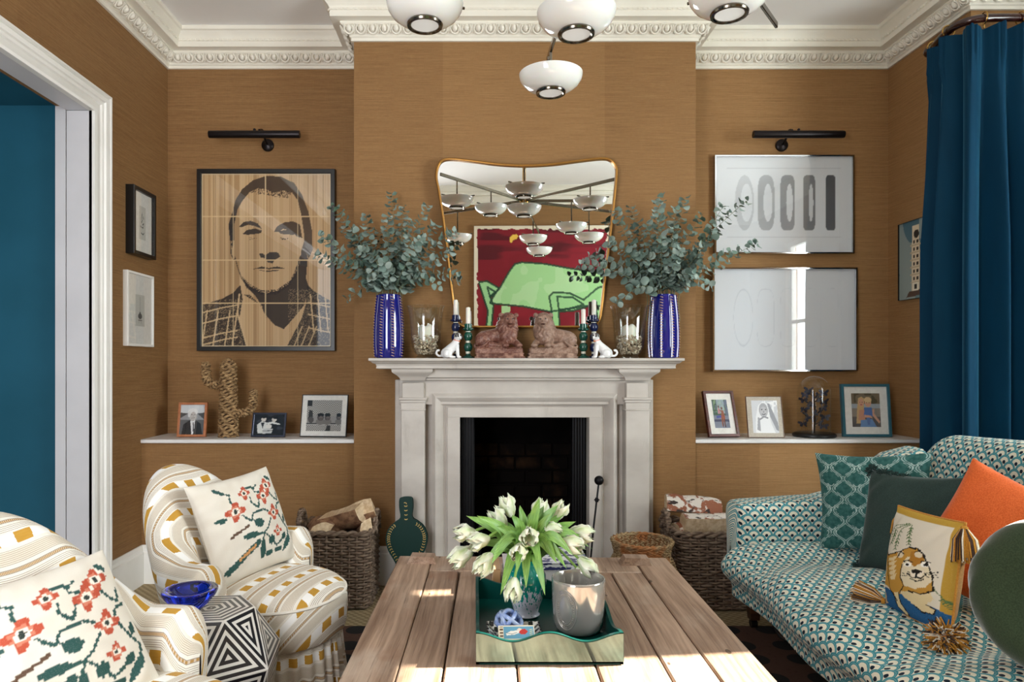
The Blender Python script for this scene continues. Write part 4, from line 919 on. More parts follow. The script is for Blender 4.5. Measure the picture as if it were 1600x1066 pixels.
# ------------------------------------------------------------------ chandelier
M_shade = pbr('opal_glass', (250, 249, 244), .08, spec=.6, coat=.6, sss=.15)
M_lens = pbr('frosted_lens', (228, 230, 230), .25, emit=((255, 250, 240), .12))
HUB = Vector((.33, 1.5, 2.31)); ch = thing('chandelier', 'many armed brass chandelier with white opal glass bowls', 'chandelier', (HUB.x, HUB.y, ZC))
m = MB(); m.tube([HUB + Vector((0, 0, -.06)), (HUB.x, HUB.y, ZC)], .013, 12); m.lathe([(.0, ZC), (.06, ZC), (.06, ZC - .02), (.015, ZC - .035), (.013, ZC - .04)], (HUB.x, HUB.y, 0), 20); m.build('stem', M_brass, ch)
m = MB(); m.lathe([(0, -.05), (.02, -.045), (.035, -.02), (.035, .02), (.02, .04), (.013, .05)], HUB, 20); m.build('hub', M_brass, ch)
def bowl(c, r=.118):
    m = MB(); pr = [(r * a_, z_ * .74 - .012) for a_, z_ in ((.38, -.058), (.5, -.0555), (.68, -.045), (.85, -.026), (.96, -.002), (.995, .018), (1.0, .026), (.985, .027), (.94, .0), (.8, -.03), (.6, -.046), (.36, -.05))]
    m.lathe(pr, c, 40, cap=False); b = m.build('glass_bowl', M_shade, ch, angle=60)
    m = MB(); m.lathe([(r * .36, -.05), (r * .36, -.064), (r * .40, -.067), (r * .455, -.066), (r * .47, -.06), (r * .45, -.055)], c, 32, cap=False); m.build('lens_ring', M_nickel, b)
    m = MB(); m.lathe([(0, -.0615), (r * .36, -.0615), (r * .37, -.058)], c, 32, cap=False); m.build('lens', M_lens, b)
    for k in range(3):
        m = MB(); a = .35 + k * 2.094; d = Vector((math.cos(a), math.sin(a), 0)); m.tube([c + d * r * .9 + Vector((0, 0, .013)), c + d * r * 1.09 + Vector((0, 0, .013))], .0045, 8); m.build('clip', M_nickel, b)
    return b
def arm(deg, end, zend, stops):
    d = Vector((math.cos(math.radians(deg)), math.sin(math.radians(deg)), 0)); e = HUB + d * end; e.z = zend
    dn = (e - HUB).normalized(); sd_ = Vector((-d.y, d.x, 0)); Mx = frame_M((HUB + e) / 2, dn, sd_, dn.cross(sd_)); m = MB(); m.box((0, 0, 0), ((e - HUB).length, .010, .022), bev=.002); m.xf(Mx); m.build('arm', M_nickel, ch)
    for rr_, z in stops:
        p = HUB + d * rr_; p.z = HUB.z + (zend - HUB.z) * rr_ / end; c = Vector((p.x, p.y, z)); bowl(c)
        m = MB(); m.tube([p, c + Vector((0, 0, -.045))], .005, 8)
        for k in range(3):
            a = .35 + k * 2.094; q = Vector((math.cos(a), math.sin(a), 0)); m.tube([c + Vector((0, 0, .014)), c + q * .108 + Vector((0, 0, .013))], .003, 6)
        m.build('drop_rod', M_nickel, ch)
arm(92.5, 1.12, 2.26, [(.55, 2.145), (1.04, 2.165)]); arm(51, 1.17, 2.29, [(.68, 2.195)]); arm(129, .93, 2.33, [(.40, 2.2), (.765, 2.195)])
arm(212, .85, 2.30, [(.62, 2.10)]); arm(330, .9, 2.31, [(.62, 2.1)]); arm(281, 1.0, 2.22, [(.52, 2.12), (.93, 2.08)]); arm(12, .6, 2.28, [(.36, 2.11)])

# ------------------------------------------------------------------ curtain on a curved pole
def velvet_c(t): return t.mix((4, 46, 70), (6, 60, 88), t.noise(t.pos(), (14, 14, 3), 3))
M_velvet = pbr('blue_velvet', velvet_c, .75, spec=.15, sheen=.5, sheen_col=(90, 160, 190), bump=nbump((300, 300, 60), .15, .001))
M_pole = pbr('dark_mahogany', mottled((38, 16, 14), (54, 22, 18), 20), .22, coat=.4)
PB = [(2.205, 3.30), (2.178, 3.21), (2.158, 3.12), (2.162, 3.04), (2.21, 2.995), (2.29, 2.985), (2.45, 2.985), (2.7, 2.985), (2.95, 2.985), (3.05, 2.94), (3.065, 2.8), (3.065, 2.5), (3.065, 2.30)]
pts = cr([(x, y, 0) for x, y in PB], 10); PZ = 2.61
pole = thing('curtain_pole', 'dark curved mahogany curtain pole carrying the blue curtain', 'curtain pole', (2.205, 3.30, PZ))
m = MB(); m.tube([(p.x, p.y, PZ) for p in pts], .017, 12); m.build('rod', M_pole, pole)
m = MB(); m.tube([(2.214, 3.33, PZ), (2.210, 3.318, PZ), (2.205, 3.30, PZ), (2.202, 3.29, PZ)], [.020, .026, .026, .018], 14); m.build('finial', M_pole, pole)
acc = [0]
for a, b in zip(pts[:-1], pts[1:]): acc.append(acc[-1] + (b - a).length)
def at_len(s):
    s = max(0, min(acc[-1] - 1e-6, s)); i = next(k for k in range(len(acc) - 1) if acc[k + 1] >= s); f = (s - acc[i]) / (acc[i + 1] - acc[i] + 1e-9); p = pts[i].lerp(pts[i + 1], f); a = pts[max(i - 1, 0)]; b = pts[min(i + 2, len(pts) - 1)]; d = (b - a).normalized(); return p, Vector((d.y, -d.x, 0))      # normal towards the room
cur = thing('curtain', 'floor length deep blue velvet curtain with pinch pleats by the sofa', 'curtain', (2.2, 3.1, 0))
PL = .104; TOT = acc[-1] - .02; rows = []; NSX = 560; rr = random.Random(11); ph = [rr.uniform(-.6, .6) for _ in range(60)]
zs = [2.575, 2.565, 2.55, 2.53, 2.51, 2.49, 2.46, 2.42, 2.36, 2.25, 2.1, 1.9, 1.65, 1.4, 1.1, .8, .5, .25, .03]
for i in range(NSX + 1):
    s = .01 + TOT * i / NSX; p, nn = at_len(s); tg = Vector((-nn.y, nn.x, 0)); k = s / PL; kk = k - math.floor(k); cell = int(math.floor(k)); row = []
    for z in zs:
        f = max(0, min(1, (2.50 - z) / .9)); up = max(0, (z - 2.46) / .115)
        soft = math.cos(2 * math.pi * (k + .10 * f * ph[cell % 60])) * (.022 + .042 * f) * min(1, .3 + s / .12) * (1 + .35 * ph[cell % 60]) + math.cos(4 * math.pi * k + ph[cell % 60] * 4) * .007 * f
        dd = (kk - .5) if kk > .5 else kk; dist = min(kk, 1 - kk) * PL; pin = .022 * math.exp(-(dist / .016) ** 2) * (math.cos(2 * math.pi * dist / .013) * .5 + .5 + .2) * (1 if z > 2.46 else max(0, 1 - (2.46 - z) / .1))
        shr = .35 * (1 - f) * math.sin(2 * math.pi * k) * PL * .12
        q = p + nn * (soft + pin) + tg * shr; row.append((q.x - .02 * f * (1 - min(1, s / .2)), q.y, z + .004 * math.cos(2 * math.pi * k) * up))
    rows.append(row)
MB().grid(np.array(rows)).build('drape', M_velvet, cur, angle=180)
for k in range(int(TOT / PL) + 1):
    if k * PL > 1.15: break
    p, nn = at_len(.045 + k * PL * 1.5); tg = Vector((-nn.y, nn.x, 0))
    m = MB(); m.tube([(p.x + nn.x * .026 * math.cos(a), p.y + nn.y * .026 * math.cos(a), PZ + .026 * math.sin(a)) for a in np.linspace(0, 2 * math.pi, 20, endpoint=False)], .0032, 6, closed=True)
    m.tube([(p.x, p.y, PZ - .024), (p.x, p.y, PZ - .045)], .003, 6); rg = m.build('ring', M_brass, pole)
# ------------------------------------------------------------------ mantel ornaments
MZ = 1.123
def remesh(name, m, mat, parent, vox=.003, smooth=6, paint=None, hf=None):
    me = bpy.data.meshes.new('t'); me.from_pydata(m.v, [], m.f); o = bpy.data.objects.new('t', me); COL.objects.link(o)
    r = o.modifiers.new('r', 'REMESH'); r.mode = 'VOXEL'; r.voxel_size = vox; r2 = o.modifiers.new('s', 'SMOOTH'); r2.factor = .5; r2.iterations = smooth
    e = o.evaluated_get(bpy.context.evaluated_depsgraph_get()); m2 = e.to_mesh(); V = [tuple(v.co) for v in m2.vertices]; Fc = [tuple(p.vertices) for p in m2.polygons]
    e.to_mesh_clear(); bpy.data.objects.remove(o); bpy.data.meshes.remove(me); q = MB(); A = np.array(V)
    if hf is not None: A = hf(A)
    q.add(A, Fc, col=None if paint is None else [tuple(c) for c in paint(A)]); return q.build(name, mat, parent, angle=180)
M_cobv = pbr('cobalt_glaze', (20, 26, 120), .08, spec=.6, coat=.8)
M_bead = pbr('bead_glaze', (206, 170, 132), .3)
def tall_vase(x, y, label):
    v = thing('vase', label, 'vase', (x, y, MZ), 'blue vases at the mantel ends')
    pr = [(0, .002), (.058, 0), (.062, .006), (.0665, .06), (.0665, .13), (.063, .2), (.0565, .265), (.0525, .296), (.053, .303), (.050, .305), (.047, .30), (.048, .25), (.05, .1), (0, .05)]
    M_ = MB().lathe(pr, (x, y, MZ), 40).build('body', M_cobv, v, angle=60)
    for k in range(8):
        a = .39 + k * math.pi / 4; d = Vector((math.cos(a), math.sin(a), 0)); tg = Vector((-d.y, d.x, 0)); m = MB(); g2 = MB()
        rz = lambda z: np.interp(z, [0, .06, .13, .2, .265, .3], [.062, .0665, .0665, .063, .0565, .053])
        m.tube([Vector((x, y, MZ)) + d * (rz(z) + .001) + Vector((0, 0, z)) for z in np.linspace(.006, .3, 12)], .0075, 8); m.build('rib', M_cobv, v)
        for j in range(22):
            z = .012 + j * .0132; p = Vector((x, y, MZ + z)) + d * (rz(z) + .007)
            g2.tube([p - tg * .0065 + Vector((0, 0, .002)), p + d * .003, p + tg * .0065 + Vector((0, 0, -.002))], .0016, 5)
        bd = g2.build('beading', M_bead, v); bd['kind'] = 'stuff'
xl = W(607.5, 558, 3.27).x; xr = W(1036.5, 558, 3.27).x
tall_vase(xl, 3.27, 'cobalt blue ribbed vase at the left end of the mantel'); tall_vase(xr, 3.27, 'cobalt blue ribbed vase at the right end of the mantel')
# eucalyptus branches: every leaf a piece of its own
def leaf_col(t): r = t.rnd(); return t.mix(t.mix((98, 122, 112), (160, 176, 168), r), (84, 112, 88), t.noise(t.pos(), (7, 7, 7), 2).sm(.5, .75) * .6)
M_euc = pbr('eucalyptus_leaf', leaf_col, .6, spec=.3, sss=.0)
M_stem = pbr('eucalyptus_stem', (122, 128, 98), .6)
LEAF = []
for k in range(5):
    m = MB(); pts_ = [(0, 0, 0)]; n = 9
    for j in range(n): a = 2 * math.pi * j / n; pts_.append((.5 + .5 * math.cos(a), (.40 + .03 * k) * math.sin(a), .10 * (math.cos(a) ** 2) - .14 * abs(math.sin(a)) + .03 * math.sin(a * 2 + k)))
    pts_[0] = (.5, 0, 0); pts_[1] = (1.08, 0, .08)
    m.add(pts_, [(0, 1 + j, 1 + (j + 1) % n) for j in range(n)]); LEAF.append(m)
LM = []
for m in LEAF:
    me = bpy.data.meshes.new('leaf'); me.from_pydata(m.v, [], m.f); me.materials.append(M_euc); me.polygons.foreach_set('use_smooth', [True] * len(me.polygons)); LM.append(me)
def leaf_part(me, parent, Mx, nm='leaf'):
    o = bpy.data.objects.new(nm, me); COL.objects.link(o); o.parent = parent; o.matrix_basis = wmat(parent).inverted() @ Mx; return o
def branch(base, tip, sag, nl, size, rng, label, group):
    base, tip = Vector(base), Vector(tip); up = Vector((0, 0, 1)); mid = base.lerp(tip, .5) + up * sag + Vector((rng.uniform(-.02, .02), rng.uniform(-.02, .02), 0))
    low = base + Vector(((tip.x - base.x) * .05, 0, -.12)); path = cr([low, base + (tip - base) * .08 + up * .02, mid, tip], 8)
    root = thing('eucalyptus_branch', label, 'branch', tuple(base), group)
    m = MB(); m.tube(path, [.0024 - .0016 * i / (len(path) - 1) for i in range(len(path))], 5); m.build('stem', M_stem, root)
    n = len(path)
    for k in range(nl):
        f = .34 + .66 * (k // 2) / max(1, (nl - 1) // 2); x = f * (n - 1); i = min(n - 2, int(x)); p = path[i].lerp(path[i + 1], x - i); d = (path[i + 1] - path[i]).normalized()
        ax = d.orthogonal().normalized(); bx = d.cross(ax); th = (k // 2) * 1.57 + (k % 2) * math.pi + rng.uniform(-.4, .4); out = ax * math.cos(th) + bx * math.sin(th)
        out = (out + d * rng.uniform(.1, .7) + Vector((0, 0, rng.uniform(-.25, .15)))).normalized(); nrm = (d * .8 + up * .3 + Vector((rng.uniform(-.6, .6), rng.uniform(-.9, .1), rng.uniform(-.4, .4)))); y = nrm.cross(out).normalized(); z = out.cross(y)
        s = size * (1.12 - .5 * f) * rng.uniform(.75, 1.2); o = p + out * .004
        leaf_part(rng.choice(LM), root, frame_M(o, out * s, y * s, z * s))
    return root
rng = random.Random(21)
LT = [(500, 368), (494, 398), (520, 322), (543, 468), (572, 338), (613, 303), (641, 345), (668, 322), (712, 362), (704, 392), (716, 432), (686, 446), (566, 392), (592, 362), (624, 384), (652, 398), (536, 352), (680, 352), (640, 420), (574, 430), (520, 410), (600, 410), (606, 340), (548, 372), (660, 372), (630, 326)]
RT = [(962, 330), (985, 325), (1030, 306), (1070, 310), (1098, 335), (1130, 322), (1166, 314), (1182, 380), (1142, 392), (1112, 448), (952, 378), (916, 402), (908, 412), (962, 474), (974, 432), (1050, 356), (1010, 348), (1090, 400), (1000, 396), (1066, 388), (1040, 420), (1120, 362), (985, 360), (1086, 428), (1028, 330), (1056, 325)]
E_ = 'eucalyptus branch of the %s vase '
BL_ = {'left': {k: E_ % 'left' + v for k, v in {(500, 368): 'reaching furthest over the portrait frame', (494, 398): 'ending just below the branch furthest over the portrait', (520, 322): 'rising to the upper corner of the portrait frame', (543, 468): 'drooping lowest on the side of the portrait', (613, 303): 'standing tallest, straight above the vase', (572, 338): 'rising steeply, next left of the tallest one', (641, 345): 'rising just right of the tallest one', (668, 322): 'rising highest on the mirror side', (712, 362): 'reaching furthest across the mirror edge', (704, 392): 'crossing the mirror rim below the furthest one', (716, 432): 'hanging in front of the mirror glass, lower right', (686, 446): 'drooping lowest on the mirror side'}.items()},
 'right': {k: E_ % 'right' + v for k, v in {(1182, 380): 'reaching furthest across the upper print', (1166, 314): 'crossing the left edge of the upper print', (1142, 392): 'crossing the lower corner of the upper print', (1112, 448): 'drooping beside the lower print', (1030, 306): 'standing tallest above the vase', (1070, 310): 'rising just right of the tallest one', (1130, 322): 'rising towards the upper left corner of the upper print', (916, 402): 'reaching furthest over the mirror glass', (908, 412): 'hanging just below the one furthest over the mirror', (952, 378): 'crossing the right rim of the mirror', (962, 474): 'drooping lowest, above the hurricane glass', (974, 432): 'low on the mirror side, above the drooping one', (962, 330): 'rising highest next to the mirror'}.items()}}
for (vx, tips, side) in ((xl, LT, 'left'), (xr, RT, 'right')):
    lbs = BL_[side]
    for k, (px, py) in enumerate(tips):
        Yt = 3.25 + rng.uniform(-.15, .07); tp = W(px, py, Yt); bs = Vector((vx + (tp.x - vx) * .12 + rng.uniform(-.012, .012), 3.27 + rng.uniform(-.02, .02), MZ + .30))
        ln = (tp - bs).length; nl = int(8 + ln * 68); sag = .02 + .05 * rng.random() if py < 430 else .06
        branch(bs, tp, sag, nl, .047, rng, lbs.get((px, py), 'grey green eucalyptus branch in the middle of the %s vase bouquet' % side), 'eucalyptus branches in the %s vase' % side)
# hurricane glasses with shells and a candle
M_wax = pbr('white_wax', (240, 236, 226), .45, sss=.25)
M_shell = pbr('shells', mottled((150, 124, 98), (232, 216, 192), 60, .3, .7, 2), .6)
M_glass2 = glassy('hurricane_clear', (240, 243, 240), 1.75)
def hurricane(x, y, label, lb2, seed):
    h = thing('hurricane_glass', label, 'candle holder', (x, y, MZ), 'hurricane glasses on the mantel'); c = Vector((x, y, MZ))
    m = MB(); m.lathe([(.0, .001), (.045, 0), (.046, .008), (.038, .014), (.05, .024), (.066, .05), (.072, .09), (.074, .14), (.078, .19), (.086, .235), (.092, .248), (.0905, .25)], c, 40, cap=False); m.build('glass', M_glass2, h, angle=60)
    r = random.Random(seed); m = MB()
    for k in range(420):
        z = .022 + .085 * r.random(); R_ = np.interp(z, [.02, .05, .09, .12], [.04, .058, .064, .064]); a = r.random() * 6.283; q = R_ * math.sqrt(r.uniform(.35, 1)) * .93
        s = r.uniform(.0045, .0085); Mx = Matrix.Rotation(r.random() * 6, 3, Vector((r.random(), r.random(), r.random() + .1)).normalized()).to_4x4()
        m.ball(c + Vector((q * math.cos(a), q * math.sin(a), z)), (s, s * r.uniform(.5, .9), s * r.uniform(.35, .6)), 6, Mx)
    sh = m.build('shell_fill', M_shell, h, angle=180); sh['kind'] = 'stuff'
    m = MB(); rows = []; n = 28
    for (rr_, z) in ((.036, .07), (.036, .10), (.036, .135), (.034, .15), (.029, .152), (.026, .135), (.015, .118), (.001, .115)):
        rows.append([(x + rr_ * math.cos(2 * math.pi * k / n), y + rr_ * math.sin(2 * math.pi * k / n), MZ + z + (.011 * max(0, math.sin(2 * math.pi * k / n * 2 + 2.2 + seed)) ** 2 if .12 < z and rr_ > .025 else 0)) for k in range(n)])
    m.grid(np.array(rows), cv=True, uv=False, flip=False); cd_ = m.build('pillar_candle', M_wax, None, angle=180); tag(cd_, lb2, 'candle', 'pillar candles in the hurricane glasses')
hurricane(W(665.5, 558, 3.255).x, 3.255, 'hurricane glass of shells beside the left blue vase', 'burnt white pillar candle in the left hurricane glass', 1)
hurricane(W(983, 558, 3.255).x, 3.255, 'hurricane glass of shells beside the right blue vase', 'burnt white pillar candle in the right hurricane glass', 2)
# bobbin candlesticks
M_navy = pbr('navy_lacquer', (24, 36, 78), .2, spec=.5, coat=.5); M_dkg = pbr('green_lacquer', (10, 74, 60), .2, spec=.5, coat=.5); M_ivory = pbr('ivory_lacquer', (226, 222, 206), .3)
def candlestick(px, Y, hgt, mat, label, ch_, lb2, group):
    x = W(px, 558, Y).x; c = Vector((x, Y, MZ)); r = thing('candlestick', label, 'candlestick', tuple(c), group)
    MB().lathe([(0, 0), (.030, 0), (.031, .004), (.026, .009), (.012, .016), (.011, .022)], c, 28).build('foot', mat, r, angle=50)
    nb = 3 if hgt > .18 else 2; z0 = .028; zb = hgt - .036; st = (zb - z0) / nb
    for k in range(nb):
        zc = z0 + st * (k + .5); MB().lathe([(.0, zc - .0245), (.009, zc - .023), (.0185, zc - .014), (.0215, zc), (.0185, zc + .014), (.009, zc + .023), (0, zc + .0245)], c, 24).build('bobbin', mat, r, angle=180)
        MB().lathe([(.0, zc - st / 2 - .006), (.0115, zc - st / 2 - .006), (.0115, zc - st / 2 + .006), (0, zc - st / 2 + .006)], c, 16).build('ivory_collar', M_ivory, r, angle=40)
    MB().lathe([(.0, zb - .006), (.0115, zb - .006), (.0115, zb + .002), (0, zb + .002)], c, 16).build('ivory_collar', M_ivory, r, angle=40)
    MB().lathe([(0, zb), (.018, zb), (.028, zb + .007), (.0285, zb + .011), (.019, zb + .015), (.0185, zb + .034), (.0125, zb + .036), (.0115, zb + .03), (0, zb + .03)], c, 28).build('cup', mat, r, angle=40)
    m = MB(); m.lathe([(0, zb + .030), (.0112, zb + .030), (.0108, zb + .03 + ch_), (.008, zb + .03 + ch_ + .003), (0, zb + .03 + ch_ + .002)], c, 20); m.tube([(c.x, c.y, c.z + zb + .03 + ch_), (c.x + .001, c.y, c.z + zb + .036 + ch_)], .0008, 5)
    tag(m.build('candle', M_wax, None, angle=50), lb2, 'candle', 'white candles in the candlesticks')
candlestick(712, 3.31, .212, M_navy, 'navy bobbin candlestick left of the lion figures', .075, 'white candle in the left navy candlestick', 'bobbin candlesticks')
candlestick(731.5, 3.255, .166, M_dkg, 'green bobbin candlestick left of the lion figures', .08, 'white candle in the left green candlestick', 'bobbin candlesticks')
candlestick(928, 3.31, .212, M_navy, 'navy bobbin candlestick right of the lion figures', .075, 'white candle in the right navy candlestick', 'bobbin candlesticks')
candlestick(911.5, 3.255, .166, M_dkg, 'green bobbin candlestick right of the lion figures', .072, 'white candle in the right green candlestick', 'bobbin candlesticks')
# porcelain pugs (local x towards the chest, scaled to metres)
M_porc = pbr('porcelain', lambda t: t.attr(), .12, spec=.6, coat=.6)
def pug(px, s, label):
    x0 = W(px, 558, 3.215).x; c = Vector((x0, 3.215, MZ)); m = MB(); Q = lambda a, b, z: (a * s, b, z)
    def cap(p, q, r0, r1, n=7):
        for k in range(n): f = k / (n - 1); m.ball(Vector(p).lerp(Vector(q), f), r0 + (r1 - r0) * f, 12)
    cap(Q(-.030, 0, .024), Q(.010, 0, .062), .026, .021); cap(Q(.010, 0, .062), Q(.02, 0, .085), .020, .016)
    m.ball(Q(.026, -.004, .102), (.0195, .019, .0185), 14); m.ball(Q(.040, -.012, .097), (.011, .012, .0095), 12)
    for b in (-.012, .012): cap(Q(.022, b, .06), Q(.026, b, .010), .0105, .008); m.ball(Q(.031, b, .006), (.012, .009, .0065), 10); m.ball(Q(-.022, b * 1.9, .022), (.022, .011, .020), 12); m.ball(Q(.0, b * 1.9, .006), (.017, .009, .0065), 10)
    for b in (-.017, .017): m.ball(Q(.022, b, .110), (.007, .006, .010), 10)
    tp = cr([Q(-.050, 0, .012), Q(-.066, .002, .012), Q(-.076, .002, .024), Q(-.070, .002, .038), Q(-.060, .002, .036)], 5); m.tube(tp, .0058, 8)
    def pt(A):
        A = A - np.array(c); C = np.empty((len(A), 3)); C[:] = [lin1(k) for k in (236, 236, 236)]; lx = A[:, 0] * s; z = A[:, 2]; y = A[:, 1]
        dk = ((np.abs(y) > .0125) & (z > .099) & (lx < .031)) | ((lx > .0425) & (z > .084) & (z < .104)) | ((np.hypot(lx - .040, z - .108) < .005) & (np.abs(y + .004) > .004)) | ((z > .115) & (np.abs(y + .004) < .004))
        C[dk] = [lin1(k) for k in (58, 54, 56)]; rim = (np.hypot(lx - .018, 0) < 1) & (np.abs(z - .0835 + (lx - .02) * .35) < .0028) & (lx > -.01); C[rim] = [lin1(k) for k in (226, 150, 130)]; return C
    r = thing('pug_figurine', label, 'figurine', tuple(c), 'porcelain pugs')
    o = remesh('body', m, M_porc, None, .0022, 5, pt, lambda A: A + np.array(c)); o.location = o.location; hang(o, r)
    MB().ball(c + Vector((.034 * s, -.014, .081)), .0035, 8).build('collar_bell', pbr('orange_enamel', (220, 130, 50), .3), r)
    for b in (-.0095, .0035): MB().ball(c + Vector((.0405 * s, b - .004, .107)), .0028, 8).build('eye', M_black, r)
pug(707, 1, 'white porcelain pug with dark ears facing right, at left of mantel'); pug(939, -1, 'white porcelain pug with dark ears facing left, at right of mantel')
# reclining lions on plinths
def lion(pxc, s, c1, c2, label, seed):
    Y = 3.25; x0 = W(pxc, 558, Y).x; c = Vector((x0, Y, MZ)); m = MB(); Q = lambda a, b, z: Vector((a * s, b, z))
    def cap(p, q, r0, r1, n=7):
        for k in range(n): f = k / (n - 1); m.ball(Vector(p).lerp(Vector(q), f), r0 + (r1 - r0) * f, 14)
    # s=+1: haunch on the left, head on the right
    cap(Q(-.075, .0, .095), Q(.03, 0, .11), .036, .044); m.ball(Q(-.078, -.02, .088), (.04, .026, .038), 16); cap(Q(-.06, -.035, .066), Q(-.012, -.045, .060), .016, .012)
    m.ball(Q(-.005, -.048, .058), (.018, .012, .010), 12)
    m.ball(Q(.035, -.005, .135), (.054, .052, .066), 18); m.ball(Q(.04, -.01, .172), (.044, .044, .046), 18); m.ball(Q(.04, -.04, .105), (.042, .026, .045), 14)
    m.ball(Q(.046, -.044, .178), (.030, .024, .031), 14); m.ball(Q(.048, -.062, .168), (.015, .013, .013), 12); m.ball(Q(.048, -.056, .153), (.012, .011, .011), 10); m.ball(Q(.048, -.073, .174), (.007, .005, .005), 8)
    for b in (-.018, .02): m.ball(Q(.046 + b, -.060, .190), (.009, .007, .0045), 8)
    for b in (-.036, .036): m.ball(Q(.042 + b, -.022, .204), (.012, .009, .012), 10)
    for b in (.0, .062): cap(Q(.01 + b, -.03, .075), Q(.025 + b, -.064, .062), .018, .0145); m.ball(Q(.027 + b, -.074, .06), (.017, .014, .011), 12)
    m.tube(cr([Q(-.112, .0, .07), Q(-.118, -.02, .055), Q(-.1, -.04, .052), Q(-.07, -.052, .064), Q(-.05, -.055, .085)], 5), .0065, 8)
    m.box(Q(-.004, 0, .034), (.226, .115, .036), bev=.008)
    def hf(A):
        lx = A[:, 0] * s; y = A[:, 1]; z = A[:, 2]; mane = ((np.hypot(lx - .036, (z - .145) * .8) < .058) & (z > .078) & ~((np.hypot(lx - .047, z - .172) < .03) & (y < -.035))); 
        ctr = np.array([.036 * s, 0, .14]); d = A - ctr; d /= np.linalg.norm(d, axis=1, keepdims=True) + 1e-9; ang = np.arctan2(A[:, 2] - .19, lx - .046)
        w_ = np.sin(ang * 26 + np.sin(z * 160 + seed) * 1.6) * .5 + .5; q = A + d * (mane * (w_ * .0032 - .0005))[:, None]; r = vnoise(A[:, 0] * 1.0 + 2, A[:, 2] + 3, 130, seed); q += d * ((~mane) * (r - .5) * .002)[:, None]; return q + np.array(c)
    def pt(A):
        B = A - np.array(c); r = .5 * vnoise(B[:, 0] + 1, B[:, 2] + B[:, 1] + 1, 70, seed) + .5 * vnoise(B[:, 0] + 1, B[:, 2] + B[:, 1] + 1, 220, seed + 1); a1 = np.array([lin1(k) for k in c1]); a2 = np.array([lin1(k) for k in c2]); f = np.clip((r - .3) * 1.6, 0, 1)[:, None] * .8; C = a1 * (1 - f) + a2 * f
        lx = B[:, 0] * s
        for e in (.036, .060): C[(np.hypot(lx - e, B[:, 2] - .1845) < .0042) & (B[:, 1] < -.03)] = [lin1(k) for k in (46, 26, 22)]
        C[(np.hypot((lx - .048), (B[:, 2] - .1595) * 3) < .010) & (B[:, 1] < -.05)] = [lin1(k) for k in (70, 40, 32)]
        return C
    g = thing('lion_figure', label, 'figurine', tuple(c), 'reclining lions'); M_l = pbr('lion_terracotta', lambda t: t.attr(), .4, spec=.45, bump=nbump(260, .4, .002))
    o = remesh('body', m, M_l, None, .0026, 3, pt, hf); hang(o, g)
    m = MB(); m.box(c + Vector((0, 0, .005)), (.236, .12, .010), bev=.003); m.box(c + Vector((0, 0, .014)), (.222, .11, .01), bev=.002); m.box(c + Vector((0, 0, .021)), (.230, .116, .008), bev=.003)
    m.build('plinth', pbr('lion_plinth', mottled(tuple(int(k * .9) for k in c1), c2, 40), .45, spec=.4), g)
lion(780.5, 1, (104, 60, 48), (172, 132, 114), 'glossy reddish brown reclining lion at left of the pair', 3); lion(862, -1, (126, 96, 80), (180, 152, 134), 'matt pinkish brown reclining lion at right of the pair', 5)

# ------------------------------------------------------------------ shelf ornaments
SZ = .72
def frame_px(lb, pts, Y, lean, fw, ft, fm, inner, paint, nx, yaw=0.0, **k):
    (x0, y0, x1, y1) = pts; a = W(x0, y0, Y); b = W(x1, y1, Y); w_ = abs(b.x - a.x); h_ = abs(a.z - b.z)
    ry = math.radians(yaw); r = Vector((math.cos(ry), math.sin(ry), 0)); bk = Vector((-math.sin(ry), math.cos(ry), 0)); u = Vector((0, 0, 1)) * math.cos(lean) + bk * math.sin(lean)
    o = Vector(((a.x + b.x) / 2, Y, SZ + .001)) + u * (h_ / 2) + bk * ft
    return picture('photo_frame', lb, 'photo frame', o, r, u, w_, h_, fw, ft, fm, inner=inner, paint=paint, nx=nx, stand=True, **k)
def ph_man(U, V):
    p = Paint(U, V, (150, 152, 156)); p.put(V > .72, (206, 210, 214)); p.put(V < .5, (96, 98, 100)); p.poly([(.0, .55), (.3, .7), (.0, .74)], (70, 72, 74)); p.poly([(.7, .7), (1, .74), (1, .5)], (78, 80, 82))
    p.poly([(.08, 0), (.14, .34), (.4, .48), (.62, .5), (.86, .36), (.95, 0)], (38, 40, 44)); p.poly([(.42, .47), (.62, .49), (.6, .2), (.56, 0), (.5, 0)], (224, 226, 228)); p.poly([(.53, .42), (.58, .4), (.6, .1), (.54, .1)], (56, 58, 64))
    p.ell(.52, .64, .16, .19, (184, 180, 176)); p.ell(.5, .76, .21, .12, (224, 224, 224)); p.ell(.36, .68, .06, .1, (216, 216, 216)); p.ell(.53, .63, .12, .13, (190, 184, 180)); p.line([(.46, .55), (.58, .56)], .02, (110, 100, 98)); p.ell(.47, .67, .025, .015, (90, 84, 84)); p.ell(.59, .67, .025, .015, (90, 84, 84)); p.line([(.53, .66), (.54, .6)], .02, (150, 144, 140)); return p.C
